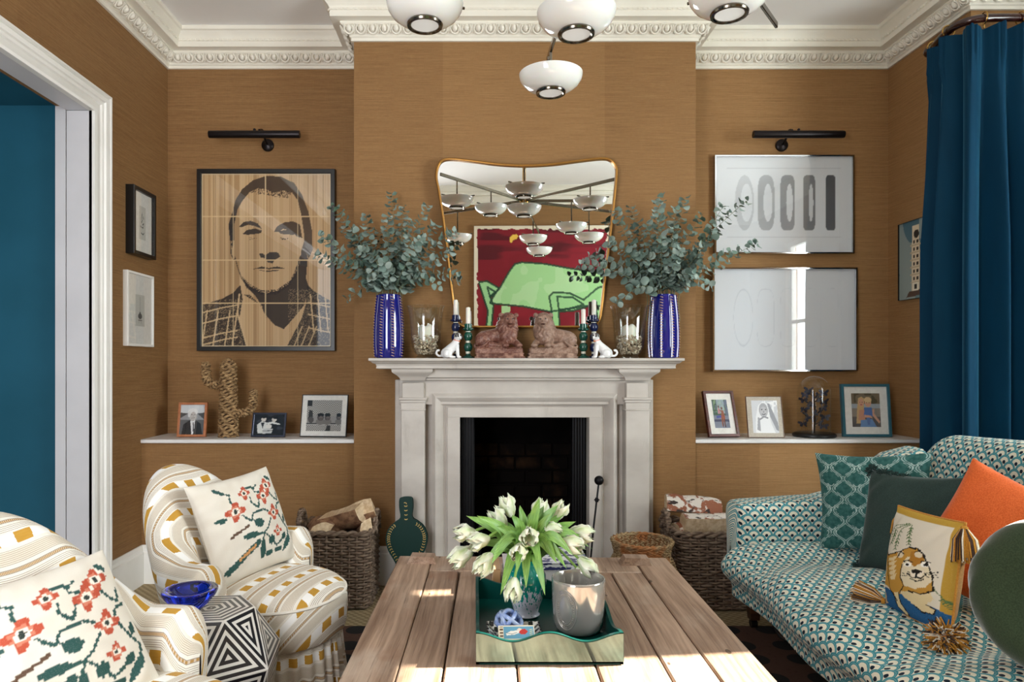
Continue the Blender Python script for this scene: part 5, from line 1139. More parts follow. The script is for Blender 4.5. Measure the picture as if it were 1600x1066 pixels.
def ph_couple(U, V):
    p = Paint(U, V, (20, 22, 28)); p.put(vnoise(U, V, 6, 2) > .7, (52, 54, 62)); LT_ = (216, 218, 214)
    p.poly([(.14, .1), (.1, .5), (.24, .66), (.42, .62), (.46, .3), (.4, .06)], LT_); p.poly([(.22, .62), (.34, .6), (.3, .3)], (30, 32, 38)); p.ell(.31, .78, .08, .13, (206, 200, 192)); p.ell(.31, .88, .09, .06, (20, 20, 24))
    p.ell(.66, .76, .08, .12, (204, 198, 190)); p.ell(.69, .86, .1, .07, (18, 18, 22)); p.poly([(.42, .6), (.6, .66), (.86, .56), (.88, .5), (.6, .56), (.46, .5)], LT_); p.ell(.5, .42, .1, .1, (224, 220, 214)); p.poly([(.3, .1), (.32, .3), (.5, .34), (.64, .3), (.6, .08)], (196, 198, 196)); p.line([(.3, .2), (.62, .22)], .03, (60, 60, 66)); return p.C
def ph_bath(U, V):
    p = Paint(U, V, (186, 184, 178)); p.put(((np.floor(U * 34) + np.floor(V * 26)) % 2 == 0) & (V > .42), (120, 118, 114)); p.put((V < .40), (206, 204, 198)); p.put((V < .26), (60, 60, 60)); p.put((V < .22), (184, 182, 178)); p.put(((np.floor(U * 34) + np.floor(V * 26)) % 2 == 0) & (V < .2), (122, 120, 116))
    p.poly([(.02, .26), (.02, .44), (.3, .5), (.98, .46), (.98, .26)], (150, 148, 146)); p.poly([(.0, .8), (.14, .8), (.14, 1), (0, 1)], (40, 40, 40)); p.poly([(.04, .36), (.06, .68), (.16, .66), (.18, .4)], (52, 50, 50)); p.ell(.13, .36, .08, .1, (84, 80, 78))
    for x, s in ((.40, .095), (.60, .085), (.92, .07)): p.ell(x, .3, s * 1.4, .1, (122, 118, 114)); p.ell(x, .44, s, s * 1.15, (86, 80, 78)); p.ell(x, .52, s, .06, (24, 22, 22)); p.ell(x + .01, .42, s * .6, s * .7, (112, 104, 100)); p.line([(x - .03, .39), (x + .04, .39)], .015, (50, 46, 46))
    p.poly([(.55, .0), (.7, .0), (.7, .18), (.6, .18)], (56, 56, 56)); return p.C
def ph_street(U, V):
    p = Paint(U, V, (96, 110, 132)); n = vnoise(U, V, 9, 3); p.put((V > .45) & (n > .35), (52, 86, 66)); p.put((V > .55) & (n > .62), (126, 154, 120)); p.put((V > .5) & (np.abs(U - .55) < .25), (178, 196, 204), .6); p.put(V < .42, (124, 132, 150)); p.put((V < .3) & (V > .22), (52, 60, 92)); p.poly([(.2, .42), (.55, .44), (.5, .36), (.2, .34)], (60, 76, 160))
    p.poly([(.5, .38), (.56, .62), (.68, .62), (.74, .4), (.72, .04), (.66, .04), (.62, .3), (.56, .05), (.5, .05)], (150, 78, 56)); p.ell(.6, .69, .06, .05, (110, 66, 48)); p.line([(.56, .58), (.4, .66)], .04, (150, 84, 60)); p.poly([(.34, .5), (.46, .5), (.44, .7), (.36, .7)], (196, 120, 128)); p.ell(.4, .75, .05, .04, (96, 60, 52)); p.line([(.58, .3), (.56, .03)], .04, (60, 40, 36)); p.line([(.7, .3), (.7, .03)], .04, (60, 40, 36)); return p.C
def ph_child(U, V):
    p = Paint(U, V, (216, 218, 222)); p.put((vnoise(U, V, 12, 5) > .55) & (U > .5) & (V > .6), (246, 247, 248)); p.poly([(.1, 0), (.14, .5), (.26, .85), (.45, .98), (.6, .9), (.66, .6), (.72, .3), (.86, 0)], (240, 241, 243)); p.poly([(.62, .92), (.7, .9), (.98, .3), (1, .05), (.9, .1), (.7, .5)], (160, 162, 168)); p.poly([(.16, .1), (.22, .5), (.3, .44), (.3, .05)], (168, 170, 176))
    p.ell(.45, .7, .17, .22, (176, 176, 180)); p.ell(.45, .66, .13, .15, (194, 194, 198)); p.ell(.39, .72, .03, .02, (70, 70, 74)); p.ell(.54, .72, .03, .02, (70, 70, 74)); p.line([(.39, .58), (.46, .56), (.53, .59)], .025, (96, 94, 98)); p.ell(.46, .65, .025, .03, (150, 150, 154)); p.line([(.3, .42), (.45, .5), (.6, .46)], .05, (150, 152, 158)); return p.C
def ph_two(U, V):
    p = Paint(U, V, (126, 112, 92)); p.put(V < .62, (150, 140, 128)); p.put(V < .3, (106, 100, 98)); p.put((vnoise(U, V, 8, 3) > .6) & (V > .62), (92, 84, 62)); p.put((V > .55) & (V < .68), (168, 176, 184)); SK = (214, 164, 138); HR = (206, 172, 124)
    p.poly([(.14, .1), (.2, .6), (.24, .85), (.36, .9), (.46, .84), (.42, .5), (.46, .1)], HR); p.ell(.34, .72, .09, .12, SK); p.poly([(.22, .2), (.26, .5), (.44, .52), (.46, .2)], (206, 150, 122)); p.poly([(.28, 0), (.3, .2), (.7, .24), (.86, 0)], (116, 150, 196)); p.poly([(.42, .3), (.44, .58), (.7, .58), (.74, .32)], (92, 122, 180)); p.ell(.58, .72, .11, .13, SK); p.ell(.58, .8, .13, .09, (222, 194, 148))
    p.poly([(.44, .36), (.66, .34), (.72, .26), (.44, .28)], SK); p.poly([(.72, .5), (.8, .56), (.78, .4), (.98, .16), (.94, .1), (.72, .34)], SK); p.poly([(.5, .28), (.54, .06), (.62, .06), (.64, .28)], (100, 128, 180)); p.ell(.3, .73, .015, .012, (80, 60, 56)); p.ell(.38, .73, .015, .012, (80, 60, 56)); p.line([(.31, .66), (.37, .66)], .02, (170, 80, 80)); p.ell(.54, .72, .015, .012, (80, 60, 56)); p.ell(.62, .72, .015, .012, (80, 60, 56)); return p.C
M_tan = pbr('tan_leather', mottled((160, 96, 58), (176, 110, 70), 60), .45); M_rose = pbr('rosewood', mottled((62, 26, 22), (92, 42, 34), (20, 20, 120)), .3, coat=.3); M_teal = pbr('teal_lacquer', (50, 98, 112), .3, coat=.3); M_linen = pbr('linen_frame', mottled((190, 180, 164), (206, 198, 184), 200), .7)
frame_px('tan framed grey photo of a man in a suit', (275.5, 630, 320.5, 684), 3.50, .16, .012, .016, M_tan, (.0, .0, 1, 1), ph_man, 60)
frame_px('silver edged dark photo frame of two adults holding a child', (391, 646, 445, 684.5), 3.49, .26, .010, .012, pbr('dark_silver', (92, 94, 108), .25, metal=.9), None, ph_couple, 60, yaw=-3)
frame_px('wide black edged photo of children in a bath, cream mount', (467, 616, 541, 683), 3.50, .22, .004, .014, M_black, (.11, .12, .89, .88), ph_bath, 90, yaw=-4)
frame_px('rosewood framed colour photo of a figure in a street', (1108, 611, 1158, 686), 3.47, .34, .014, .022, M_rose, (.2, .15, .8, .85), ph_street, 60, yaw=5)
frame_px('linen mounted pale photo of a child under a towel', (1170, 621, 1226, 686), 3.47, .20, .0025, .010, pbr('brown_edge', (110, 80, 66), .4), (.14, .1, .88, .91), ph_child, 70, yaw=-1, bg=M_linen)
frame_px('teal framed photo of a woman and toddler beside the curtain', (1319, 602, 1394, 685), 3.50, .1, .014, .02, M_teal, (.17, .15, .83, .86), ph_two, 70, yaw=-2)
# woven cactus
M_hyac = pbr('water_hyacinth', lambda t: t.mix(t.mix((100, 74, 48), (178, 146, 104), t.noise(t.pos(), (50, 50, 120), 3).sm(.3, .7)), (66, 42, 26), t.noise(t.pos(), (90, 90, 90), 2).sm(.62, .72) * .7), .75, spec=.25)
def woven_tube(path, R, nst, row_h, th, mat, name, parent, ripple=.004, closedtop=True):
    P = cr(path, 10); acc = [0.0]
    for a, b in zip(P[:-1], P[1:]): acc.append(acc[-1] + (b - a).length)
    m = MB(); nrow = int(acc[-1] / row_h); up = None
    for j in range(nrow + 1):
        s = min(acc[-1] - 1e-5, j * row_h); i = max(k for k in range(len(acc)) if acc[k] <= s); i = min(i, len(P) - 2); f = (s - acc[i]) / (acc[i + 1] - acc[i]); p = P[i].lerp(P[i + 1], f); d = (P[i + 1] - P[i]).normalized()
        up = Vector((0, 1, 0)) if up is None else up; up = (up - d * up.dot(d)).normalized(); b = d.cross(up); r0 = R(s / acc[-1]); ring = []
        for k in range(nst * 2):
            a = math.pi * k / nst; rr_ = r0 + ripple * math.cos(math.pi * k + math.pi * j) ; off = d * (row_h * .42 * math.sin(math.pi * k * .5 + j * 1.5)); ring.append(p + (up * math.cos(a) + b * math.sin(a)) * rr_ + off)
        m.tube(cr(ring, 2, True), th, 6, closed=True)
    o = m.build(name, mat, parent, angle=180)
    q = MB(); q.tube(P, [max(.002, R(k / (len(P) - 1)) - th * .4) for k in range(len(P))], 12); q.build('core', pbr('dark_core', (58, 38, 24), .9), parent); return o
cc = W(357, 682, 3.53); cx, cz = cc.x, SZ; ct = thing('woven_cactus', 'woven straw cactus with two arms on the left shelf', 'ornament', (cx, 3.53, cz))
cap_ = lambda r0, r1: (lambda f: (r0 + (r1 - r0) * f) * (1 if f < .9 else math.sqrt(max(.05, 1 - ((f - .9) / .1) ** 2))))
woven_tube([(cx, 3.53, cz + .006), (cx, 3.53, cz + .2), (cx + .0, 3.53, cz + .398)], cap_(.043, .033), 9, .0145, .0078, M_hyac, 'trunk', ct)
k_ = 3.53 / F
woven_tube([(cx - .02, 3.53, cz + .272), (cx - .085, 3.53, cz + .272), (cx - .115, 3.53, cz + .30), (cx - .116, 3.53, cz + .335), (cx - .118, 3.53, cz + .385)], cap_(.017, .017), 5, .0125, .0068, M_hyac, 'arm', ct)
woven_tube([(cx + .02, 3.53, cz + .125), (cx + .085, 3.53, cz + .125), (cx + .122, 3.53, cz + .15), (cx + .128, 3.53, cz + .19), (cx + .130, 3.53, cz + .248)], cap_(.016, .015), 5, .0125, .0066, M_hyac, 'arm', ct)
# glass cloche with dark dried butterflies
cc = W(1272, 683, 3.54); cx = cc.x; cl = thing('glass_cloche', 'glass dome over dark dried butterflies on black base', 'cloche', (cx, 3.54, SZ)); c = Vector((cx, 3.54, SZ))
MB().lathe([(0, 0), (.098, 0), (.104, .006), (.104, .014), (.098, .02), (.09, .022), (0, .022)], c, 40).build('base', M_black, cl, angle=40)
pr = [(.080, .022)] + [(.080, .06 + .04 * k) for k in range(5)] + [(.080 * math.cos(a), .235 + .080 * math.sin(a)) for a in np.linspace(.1, math.pi / 2, 10)]
MB().lathe(pr, c, 48, cap=False).build('glass_dome', M_glass, cl, angle=180)
m = MB(); m.tube(cr([c + Vector((0, 0, .02)), c + Vector((.006, 0, .12)), c + Vector((-.006, 0, .235))], 5), .004, 6)
for k in range(7): a = k * 2.4; m.tube([c + Vector((0, 0, .06 + k * .024)), c + Vector((.045 * math.cos(a), .045 * math.sin(a), .085 + k * .024))], .002, 5)
m.build('twig', M_bronze, cl); M_wing = pbr('dark_wing', mottled((26, 26, 40), (60, 62, 82), 60), .5, sheen=.3); rng = random.Random(4)
for k in range(20):
    a = k * 2.4; z = .055 + .18 * k / 19; p = c + Vector((.05 * math.cos(a), .05 * math.sin(a), z)); m = MB(); yw = Matrix.Rotation(a + rng.uniform(-.8, .8), 4, 'Z') @ Matrix.Rotation(rng.uniform(-.7, .7), 4, 'X')
    for sx in (-1, 1):
        w1 = [(0, 0, 0), (.008 * sx, .004, .014), (.022 * sx, .01, .020), (.026 * sx, .012, .010), (.016 * sx, .007, .001)]; w2 = [(0, 0, 0), (.016 * sx, .007, .0), (.019 * sx, .009, -.010), (.010 * sx, .005, -.016)]
        for w_ in (w1, w2): m.add([p + (yw @ Vector(q)) for q in w_] + [p + (yw @ (Vector(q) + Vector((0, .0012, 0)))) for q in w_], [tuple(range(len(w_))), tuple(range(2 * len(w_) - 1, len(w_) - 1, -1))])
    m.tube([p + (yw @ Vector((0, -.001, -.012))), p + (yw @ Vector((0, -.001, .014)))], .002, 6); m.build('butterfly', M_wing, cl)
# ------------------------------------------------------------------ log baskets, bellows, poker
M_wick = pbr('grey_wicker', lambda t: t.mix(t.mix((84, 66, 54), (150, 130, 112), t.noise(t.pos(), (30, 30, 200), 3).sm(.3, .7)), (58, 42, 34), t.noise(t.pos(), (8, 8, 40), 2).sm(.58, .7) * .6), .6, spec=.3)
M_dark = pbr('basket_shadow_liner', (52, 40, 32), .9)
def rrect(x0, x1, y0, y1, r, n=44):
    L_ = []
    cs = [(x1 - r, y1 - r, 0), (x0 + r, y1 - r, 90), (x0 + r, y0 + r, 180), (x1 - r, y0 + r, 270)]; pts = []
    for cx_, cy_, a0 in cs:
        for k in range(5): a = math.radians(a0 + 22.5 * k); pts.append(Vector((cx_ + r * math.cos(a), cy_ + r * math.sin(a), 0)))
    P = pts + [pts[0]]; acc = [0.0]
    for a, b in zip(P[:-1], P[1:]): acc.append(acc[-1] + (b - a).length)
    out = []
    for k in range(n):
        s = acc[-1] * k / n; i = max(j for j in range(len(acc) - 1) if acc[j] <= s); f = (s - acc[i]) / max(1e-9, acc[i + 1] - acc[i]); out.append(P[i].lerp(P[i + 1], f))
    return out
def log_basket(label, x0, x1, y0, y1, h, taper, seed, handles):
    root = thing('log_basket', label, 'basket', ((x0 + x1) / 2, (y0 + y1) / 2, 0), 'wicker log baskets'); nst = 36; rng = random.Random(seed); cx_, cy_ = (x0 + x1) / 2, (y0 + y1) / 2
    ring = rrect(x0, x1, y0, y1, .045, nst * 2)
    def at(k, z): p = ring[k % (nst * 2)]; s = 1 - taper * (1 - z / h); return Vector((cx_ + (p.x - cx_) * s, cy_ + (p.y - cy_) * s, z))
    m = MB(); nr = int(h / .0135)
    for j in range(nr):
        z = .012 + (h - .04) * j / (nr - 1); pts = []
        for k in range(nst * 2):
            p = at(k, z); o = (p - Vector((cx_, cy_, z))).normalized(); pts.append(p + o * .0058 * math.cos(math.pi * ((k // 2) + j)) * (1 if k % 2 == 0 else .0) + Vector((0, 0, rng.uniform(-.0015, .0015))))
        m.tube(cr(pts, 2, True), .0064, 5, closed=True)
    wv = m.build('weave', M_wick, root, angle=180); wv['kind'] = 'stuff'
    m = MB()
    for k in range(0, nst * 2, 2): m.tube([at(k, .008), at(k, h * .5), at(k, h - .01)], .0055, 6)
    st = m.build('stake', M_wick, root); st['kind'] = 'stuff'
    for q in (0, 1):
        pts = []
        for k in range(nst * 4): p = at(k // 2, h) if k % 2 == 0 else at(k // 2, h).lerp(at(k // 2 + 1, h), .5); o = (p - Vector((cx_, cy_, h))).normalized(); a = k * .55 + q * math.pi; pts.append(p + o * .008 * math.cos(a) + Vector((0, 0, -.006 + .008 * math.sin(a))))
        MB().tube(pts, .009, 6, closed=True).build('rim_braid', M_wick, root, angle=180)
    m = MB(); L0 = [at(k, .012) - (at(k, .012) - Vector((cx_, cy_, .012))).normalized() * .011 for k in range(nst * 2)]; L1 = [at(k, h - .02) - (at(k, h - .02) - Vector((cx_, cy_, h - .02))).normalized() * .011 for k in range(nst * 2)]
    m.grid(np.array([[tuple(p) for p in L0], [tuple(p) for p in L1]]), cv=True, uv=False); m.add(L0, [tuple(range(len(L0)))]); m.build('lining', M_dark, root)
    for (hx_, hy_) in handles:
        d = Vector((hx_ - cx_, 0, 0)).normalized()
        for q in range(2):
            pts = []
            for k in range(25): a = math.pi * k / 24; p = Vector((hx_ + d.x * .008, hy_ + .058 * math.cos(a), h - .03 + .095 * math.sin(a) ** .8)); b = k * .8 + q * math.pi; pts.append(p + Vector((.007 * math.cos(b), 0, .005 * math.sin(b))))
            MB().tube(pts, .0085, 6).build('handle', M_wick, root, angle=180)
    return root
log_basket('dark wicker log basket behind the far armchair', -.80, -.465, 3.035, 3.345, .345, .02, 1, ((-.80, 3.2), (-.465, 3.2)))
log_basket('wicker log basket of birch logs beside the sofa', .905, 1.30, 3.02, 3.345, .345, .05, 2, ((.905, 3.2), (1.30, 3.2)))
M_split = pbr('split_wood', lambda t: t.mix((206, 176, 138), (236, 214, 182), t.noise(t.coord('Object'), (60, 4, 60), 4).sm(.3, .7)), .7, spec=.2)
M_bark = pbr('brown_bark', mottled((120, 84, 62), (168, 128, 96), 40), .85)
M_birch = pbr('birch_bark', lambda t: t.mix(t.mix((226, 218, 208), (150, 92, 66), t.noise(t.coord('Object'), (22, 9, 22), 3).sm(.50, .56)), (54, 42, 38), t.noise(t.coord('Object'), (26, 80, 26), 2).sm(.60, .66)), .75)
def split_log(label, c, d, ln, r, roll, mats, group, up=(0, 0, 1)):
    d = Vector(d).normalized(); x, y, z = axes(d.cross(Vector(up)), d); rg = random.Random(int(c[0] * 1e4) + int(c[2] * 1e4)); R_ = Matrix.Rotation(roll, 3, d); x = R_ @ x; z = R_ @ z
    Mx = frame_M(c, x, y, z); root = thing('split_log', label, 'log', tuple(c), group)
    arc = [(r * math.cos(a), r * math.sin(a)) for a in np.linspace(math.radians(35), math.radians(145), 7)]; sec = [(0, -r * .25)] + arc; n = len(sec); NL = 6; rows = []
    for i in range(NL + 1):
        yy = -ln / 2 + ln * i / NL; k = 1 + .06 * math.sin(i * 1.7 + rg.random()); rows.append([(p[0] * k + .003 * rg.uniform(-1, 1), yy, (p[1] - r * .4) * k + .003 * rg.uniform(-1, 1)) for p in sec])
    Pn = np.array(rows); m = MB(); m.m = 0
    m.grid(Pn[:, 1:], uv=False); m.build  # bark
    m.m = 1; m.grid(np.concatenate([Pn[:, -1:], Pn[:, :1], Pn[:, 1:2]], 1), uv=False); m.add(Pn[0], [tuple(range(n))]); m.add(Pn[-1], [tuple(range(n))[::-1]])
    bark = MB(); bark.grid(Pn[:, 1:], uv=False); bark.xf(Mx).build('bark', mats[0], root, angle=60)
    wd = MB(); wd.grid(np.concatenate([Pn[:, -1:], Pn[:, :1], Pn[:, 1:2]], 1), uv=False); wd.add(Pn[0], [tuple(range(n))]); wd.add(Pn[-1], [tuple(range(n))[::-1]]); wd.xf(Mx).build('split_face', mats[1], root, angle=30); return root
g1 = 'split logs in the left basket'; g2 = 'birch logs in the right basket'
split_log('pale split log lying in the left basket, on top', (-.60, 3.14, .385), (.85, -.25, .30), .20, .085, 2.5, (M_bark, M_split), g1)
split_log('broad split log end slanting up out of the left basket', (-.565, 3.18, .385), (.85, .1, .32), .21, .085, 2.9, (M_bark, M_split), g1)
split_log('brown round log low at the left of the left basket', (-.70, 3.13, .345), (.3, -1, .05), .16, .07, .2, (M_bark, M_split), g1)
split_log('reddish log edge near the right handle of the left basket', (-.51, 3.16, .335), (.3, -.8, .3), .16, .05, .9, (M_bark, M_split), g1)
split_log('birch log lying across the top back of the right basket', (1.03, 3.22, .425), (1, -.12, -.06), .25, .07, .5, (M_birch, M_split), g2)
split_log('birch log lying at the front of the right basket', (1.10, 3.10, .372), (1, -.05, .03), .30, .075, -.35, (M_birch, M_split), g2)
split_log('brown birch log filling the bottom of the right basket', (1.08, 3.17, .31), (1, .1, 0), .30, .085, .1, (M_birch, M_split), g2)
split_log('short birch log end at the far right of the right basket', (1.24, 3.16, .37), (.2, -1, .15), .18, .06, .4, (M_birch, M_split), g2)
# round waisted basket
M_rush = pbr('plaited_rush', lambda t: t.mix(t.mix((120, 92, 62), (190, 166, 128), t.noise(t.pos(), (60, 60, 200), 2).sm(.3, .7)), (176, 104, 52), t.noise(t.pos(), (9, 9, 9), 2).sm(.55, .66) * .7), .8, spec=.2)
cb = Vector((.722, 2.94, .0)); rb = thing('round_basket', 'round waisted straw basket with open rim before the mantelpiece', 'basket', tuple(cb)); pr = [(.02, .006), (.10, .008), (.13, .03), (.152, .09), (.156, .15), (.148, .20), (.13, .245), (.117, .27), (.114, .285), (.120, .31), (.126, .332)]
pc = cr([(r, z, 0) for r, z in pr], 4); m = MB()
for j, p in enumerate(pc[2:]):
    pts = []; nk = 64
    for k in range(nk): a = 2 * math.pi * (k + .5 * (j % 2)) / nk; q = p.x + .0022 * (-1) ** k; pts.append((cb.x + q * math.cos(a), cb.y + q * math.sin(a), p.y + .003 * math.sin(math.pi * k * .5 + j)))
    m.tube(cr(pts, 2, True), .0056, 5, closed=True)
o = m.build('weave', M_rush, rb, angle=180); o['kind'] = 'stuff'
MB().lathe([(p.x - .004, p.y) for p in pc[:-1]], cb, 40, cap=False).build('lining', pbr('rush_inside', (120, 76, 40), .9), rb)
for q in (0, 1): MB().tube([(cb.x + (.126 + .005 * math.cos(k * .8 + q * math.pi)) * math.cos(2 * math.pi * k / 110), cb.y + (.126 + .005 * math.cos(k * .8 + q * math.pi)) * math.sin(2 * math.pi * k / 110), .335 + .004 * math.sin(k * .8 + q * math.pi)) for k in range(110)], .0055, 6, closed=True).build('rim_braid', M_rush, rb)
# bellows
cB = W(636, 838, 3.17); bl = thing('bellows', 'dark green fireside bellows with gold leaf border leaning on the mantelpiece', 'bellows', (cB.x, 3.17, .02)); M_bel = pbr('green_gloss', (0, 44, 38), .5, spec=.2)
out = [(-.018, .180), (-.030, .168), (-.031, .13), (-.027, .088), (-.05, .07), (-.078, .045), (-.094, .01), (-.095, -.02), (-.085, -.06), (-.062, -.10), (-.04, -.14), (-.022, -.17), (-.014, -.185)]
out = [(x, z) for x, z in out]; full = out + [(-x, z) for x, z in out[::-1]]; full = [(p.x, p.y) for p in cr([(x, z, 0) for x, z in full], 3, True)]
Rb = Matrix.Translation((cB.x, 3.17, cB.z)) @ Matrix.Rotation(math.radians(-9), 4, 'X') @ Matrix.Rotation(math.radians(90), 4, 'X') @ Matrix.Rotation(math.radians(2), 4, 'Z')
for k, z0 in enumerate((.018, -.03)):
    m = MB(); m.prism(full, .012, Rb @ Matrix.Translation((0, 0, z0))); m.c = [tuple(lin1(v) for v in (12, 62, 58))] * len(m.v); m.hasc = True; m.build('board', M_bel, bl, angle=50)
m = MB(); inn = [(x * .93, z * .93 - .008) for x, z in full if z < .09]; m.prism(inn, .036, Rb @ Matrix.Translation((0, 0, -.018))); m.build('leather_bag', pbr('dark_leather', (30, 26, 24), .6), bl)
m = MB(); m.tube([Rb @ Vector((0, -.18, 0)), Rb @ Vector((0, -.24, 0)), Rb @ Vector((0, -.30, 0))], [.016, .011, .006], 12); m.build('nozzle', M_brass, bl)
M_gold2 = pbr('gold_leaf_paint', (192, 160, 84), .4, metal=.3); m = MB()
cent = [(0, 0)]; path_ = [(p[0] * .86, p[1] * .86) for p in full if p[1] < .07]; path_ += [(0.0, .075 + .02 * k) for k in range(5)]; n = len(path_)
for k in range(0, n):
    x, z = path_[k]; x2, z2 = path_[(k + 1) % n]; a = math.atan2(z2 - z, x2 - x)
    for sg in (-1, 1):
        b = a + sg * .9; q = [(x, z), (x + .005 * math.cos(b + .4), z + .005 * math.sin(b + .4)), (x + .010 * math.cos(b), z + .010 * math.sin(b)), (x + .005 * math.cos(b - .4), z + .005 * math.sin(b - .4))]
        m.prism(q, .0008, Rb @ Matrix.Translation((0, 0, .0302)))
m.build('leaf_border', M_gold2, bl, smooth=False)['kind'] = 'stuff'
m = MB(); m.tube([Rb @ Vector((.018, .075, .02)), Rb @ Vector((.042, .078, .02))], .0028, 6); m.build('peg', M_bronze, bl)
# poker
pt = W(936, 751, 3.22); pb = W(918, 905, 3.16); pk = thing('poker', 'slim black poker with ball handle propped by the grate', 'poker', (pb.x, 3.16, .02))
MB().ball(pt, .0225, 18).build('knob', M_iron, pk)
m = MB(); m.tube([pt, pt.lerp(pb, .5), Vector((pb.x, 3.16, .03))], .0045, 8); q = pt.lerp(pb, .2); m.tube([q + Vector((-.012, 0, 0)), q + Vector((.012, 0, 0))], .004, 6); m.tube([q + Vector((0, 0, .01)), q - Vector((0, 0, .01))], .008, 8); m.build('rod', M_iron, pk)

# ------------------------------------------------------------------ tray and what stands in it
M_lac = pbr('green_lacquer_tray', (4, 60, 54), .3, spec=.25); M_tray = pbr('silvered_mirror_panel', mottled((104, 126, 124), (122, 142, 140), 16), .1, metal=.9)
x0, x1, y0, y1 = .004, .334, 1.527, 1.935; zt = TZ + .001; tr = thing('scalloped_tray', 'dark green lacquer tray with scalloped mirrored front', 'tray', ((x0 + x1) / 2, (y0 + y1) / 2, zt))
MB().box(((x0 + x1) / 2, (y0 + y1) / 2, zt + .005), (x1 - x0, y1 - y0, .010), bev=.002).build('base', M_lac, tr)
def wave(f, amp=.011): return .071 + amp * (math.cos(2 * math.pi * f * 2) - 1) * .9
def side(p, q, th, nm, mat_out=None):
    p = Vector(p); q = Vector(q); u = (q - p); ln = u.length; u.normalize(); n_ = Vector((u.y, -u.x, 0)); N = 48; top = [wave(k / N) for k in range(N + 1)]; rows = []
    for k in range(N + 1):
        b = p + u * (ln * k / N); z = zt + top[k]; rows.append([tuple(b + Vector((0, 0, zt + .0)) - Vector((0, 0, b.z))), (b.x, b.y, z), (b.x - n_.x * th, b.y - n_.y * th, z), (b.x - n_.x * th, b.y - n_.y * th, zt)])
    m = MB(); m.grid(np.array(rows), cv=True, uv=False, flip=True); m.add(rows[0], [(0, 1, 2, 3)]); m.add(rows[-1], [(3, 2, 1, 0)]); o = m.build(nm, M_lac, tr, angle=30)
    if mat_out:
        m = MB(); m.grid(np.array([[(r[0][0] + n_.x * .0008, r[0][1] + n_.y * .0008, zt + .006), (r[1][0] + n_.x * .0008, r[1][1] + n_.y * .0008, r[1][2] - .002)] for r in rows]), uv=False, flip=True); m.build('mirrored_face', mat_out, o)
side((x0, y0, 0), (x1, y0, 0), .008, 'front_panel', M_tray); side((x1, y1, 0), (x0, y1, 0), .008, 'back_panel', M_tray); side((x0, y1, 0), (x0, y0, 0), .008, 'side_panel', M_tray); side((x1, y0, 0), (x1, y1, 0), .008, 'side_panel', M_tray)
zt2 = zt + .011
# big candle pot
def pot_col(t): return t.mix((176, 172, 166), (190, 186, 180), t.noise(t.pos(), (8, 8, 8), 2))
M_pot = pbr('smoky_glaze', pot_col, .13, metal=.55, coat=.6); cp = W(903.5, 985, 1.70); cpx = cp.x; po = thing('candle_pot', 'large glossy grey glass candle pot in the tray', 'candle pot', (cpx, 1.70, zt2))
h = .131; MB().lathe([(0, .0), (.045, 0), (.054, .004), (.060, .014), (.0625, .03), (.065, .08), (.0662, h - .006), (.0658, h - .001), (.064, h), (.0622, h - .002), (.0605, h - .01), (.059, .06), (.056, .02), (0, .018)], (cpx, 1.70, zt2), 56).build('vessel', M_pot, po, angle=60)
MB().lathe([(0, .055), (.0575, .055), (.0575, .02)], (cpx, 1.70, zt2), 40, cap=False).build('wax', pbr('grey_wax', (170, 166, 158), .5), po)
m = MB(); aC = math.radians(232)
for (ra, rz, th) in ((.030, .048, .0018), (.026, .043, .0012), (.018, .033, .0012)):
    m.tube([(cpx + (np.interp(.066 + rz * math.sin(b), [0, .03, .08, .13], [.06, .0628, .0653, .0665])) * math.cos(aC + ra / .065 * math.cos(b)), 1.70 + (np.interp(.066 + rz * math.sin(b), [0, .03, .08, .13], [.06, .0628, .0653, .0665])) * math.sin(aC + ra / .065 * math.cos(b)), zt2 + .066 + rz * math.sin(b)) for b in np.linspace(0, 2 * math.pi, 48, endpoint=False)], th, 5, closed=True)
for k in range(40):
    b = 2 * math.pi * k / 40; rz, ra = .038, .022; q = aC + ra / .065 * math.cos(b); zz = .066 + rz * math.sin(b); R_ = np.interp(zz, [0, .03, .08, .13], [.06, .0628, .0653, .0665]); m.ball((cpx + R_ * math.cos(q), 1.7 + R_ * math.sin(q), zt2 + zz), .0018, 6)
m.build('embossed_oval', M_pot, po)
# trinket dish
td = thing('trinket_dish', 'small square black and white patterned dish at the tray front', 'dish', (.095, 1.632, zt2)); M_td = pbr('patterned_dish', lambda t: t.mix((226, 224, 218), (28, 28, 30), ((lambda u, v, z: (u * 260.0).sin() * (v * 260.0).sin())(*t.xyz(t.coord('Object')))).gt(.05)), .25, coat=.4)
m = MB(); rows = []
for (hw, hd, z) in ((.040, .034, .001), (.041, .035, .002), (.063, .060, .022), (.0645, .0615, .0235), (.062, .059, .0235), (.040, .034, .005), (.001, .001, .005)): rows.append([(.095 - hw, 1.632 - hd, zt2 + z), (.095 + hw, 1.632 - hd, zt2 + z), (.095 + hw, 1.632 + hd, zt2 + z), (.095 - hw, 1.632 + hd, zt2 + z)])
m.grid(np.array(rows), cv=True, uv=False); m.build('dish', M_td, td, smooth=False)
m = MB(); n = 13
for sgn, ax in ((-1, 0), (1, 0), (-1, 1), (1, 1)):
    for k in range(n): f = -1 + 2 * (k + .5) / n; c = Vector((.095 + (sgn * .0635 if ax == 0 else f * .06), 1.632 + (sgn * .0605 if ax == 1 else f * .058), zt2 + .0235)); m.box(c, (.004, .004, .002))
o = m.build('rim_dots', M_black, td, smooth=False); o['kind'] = 'stuff'
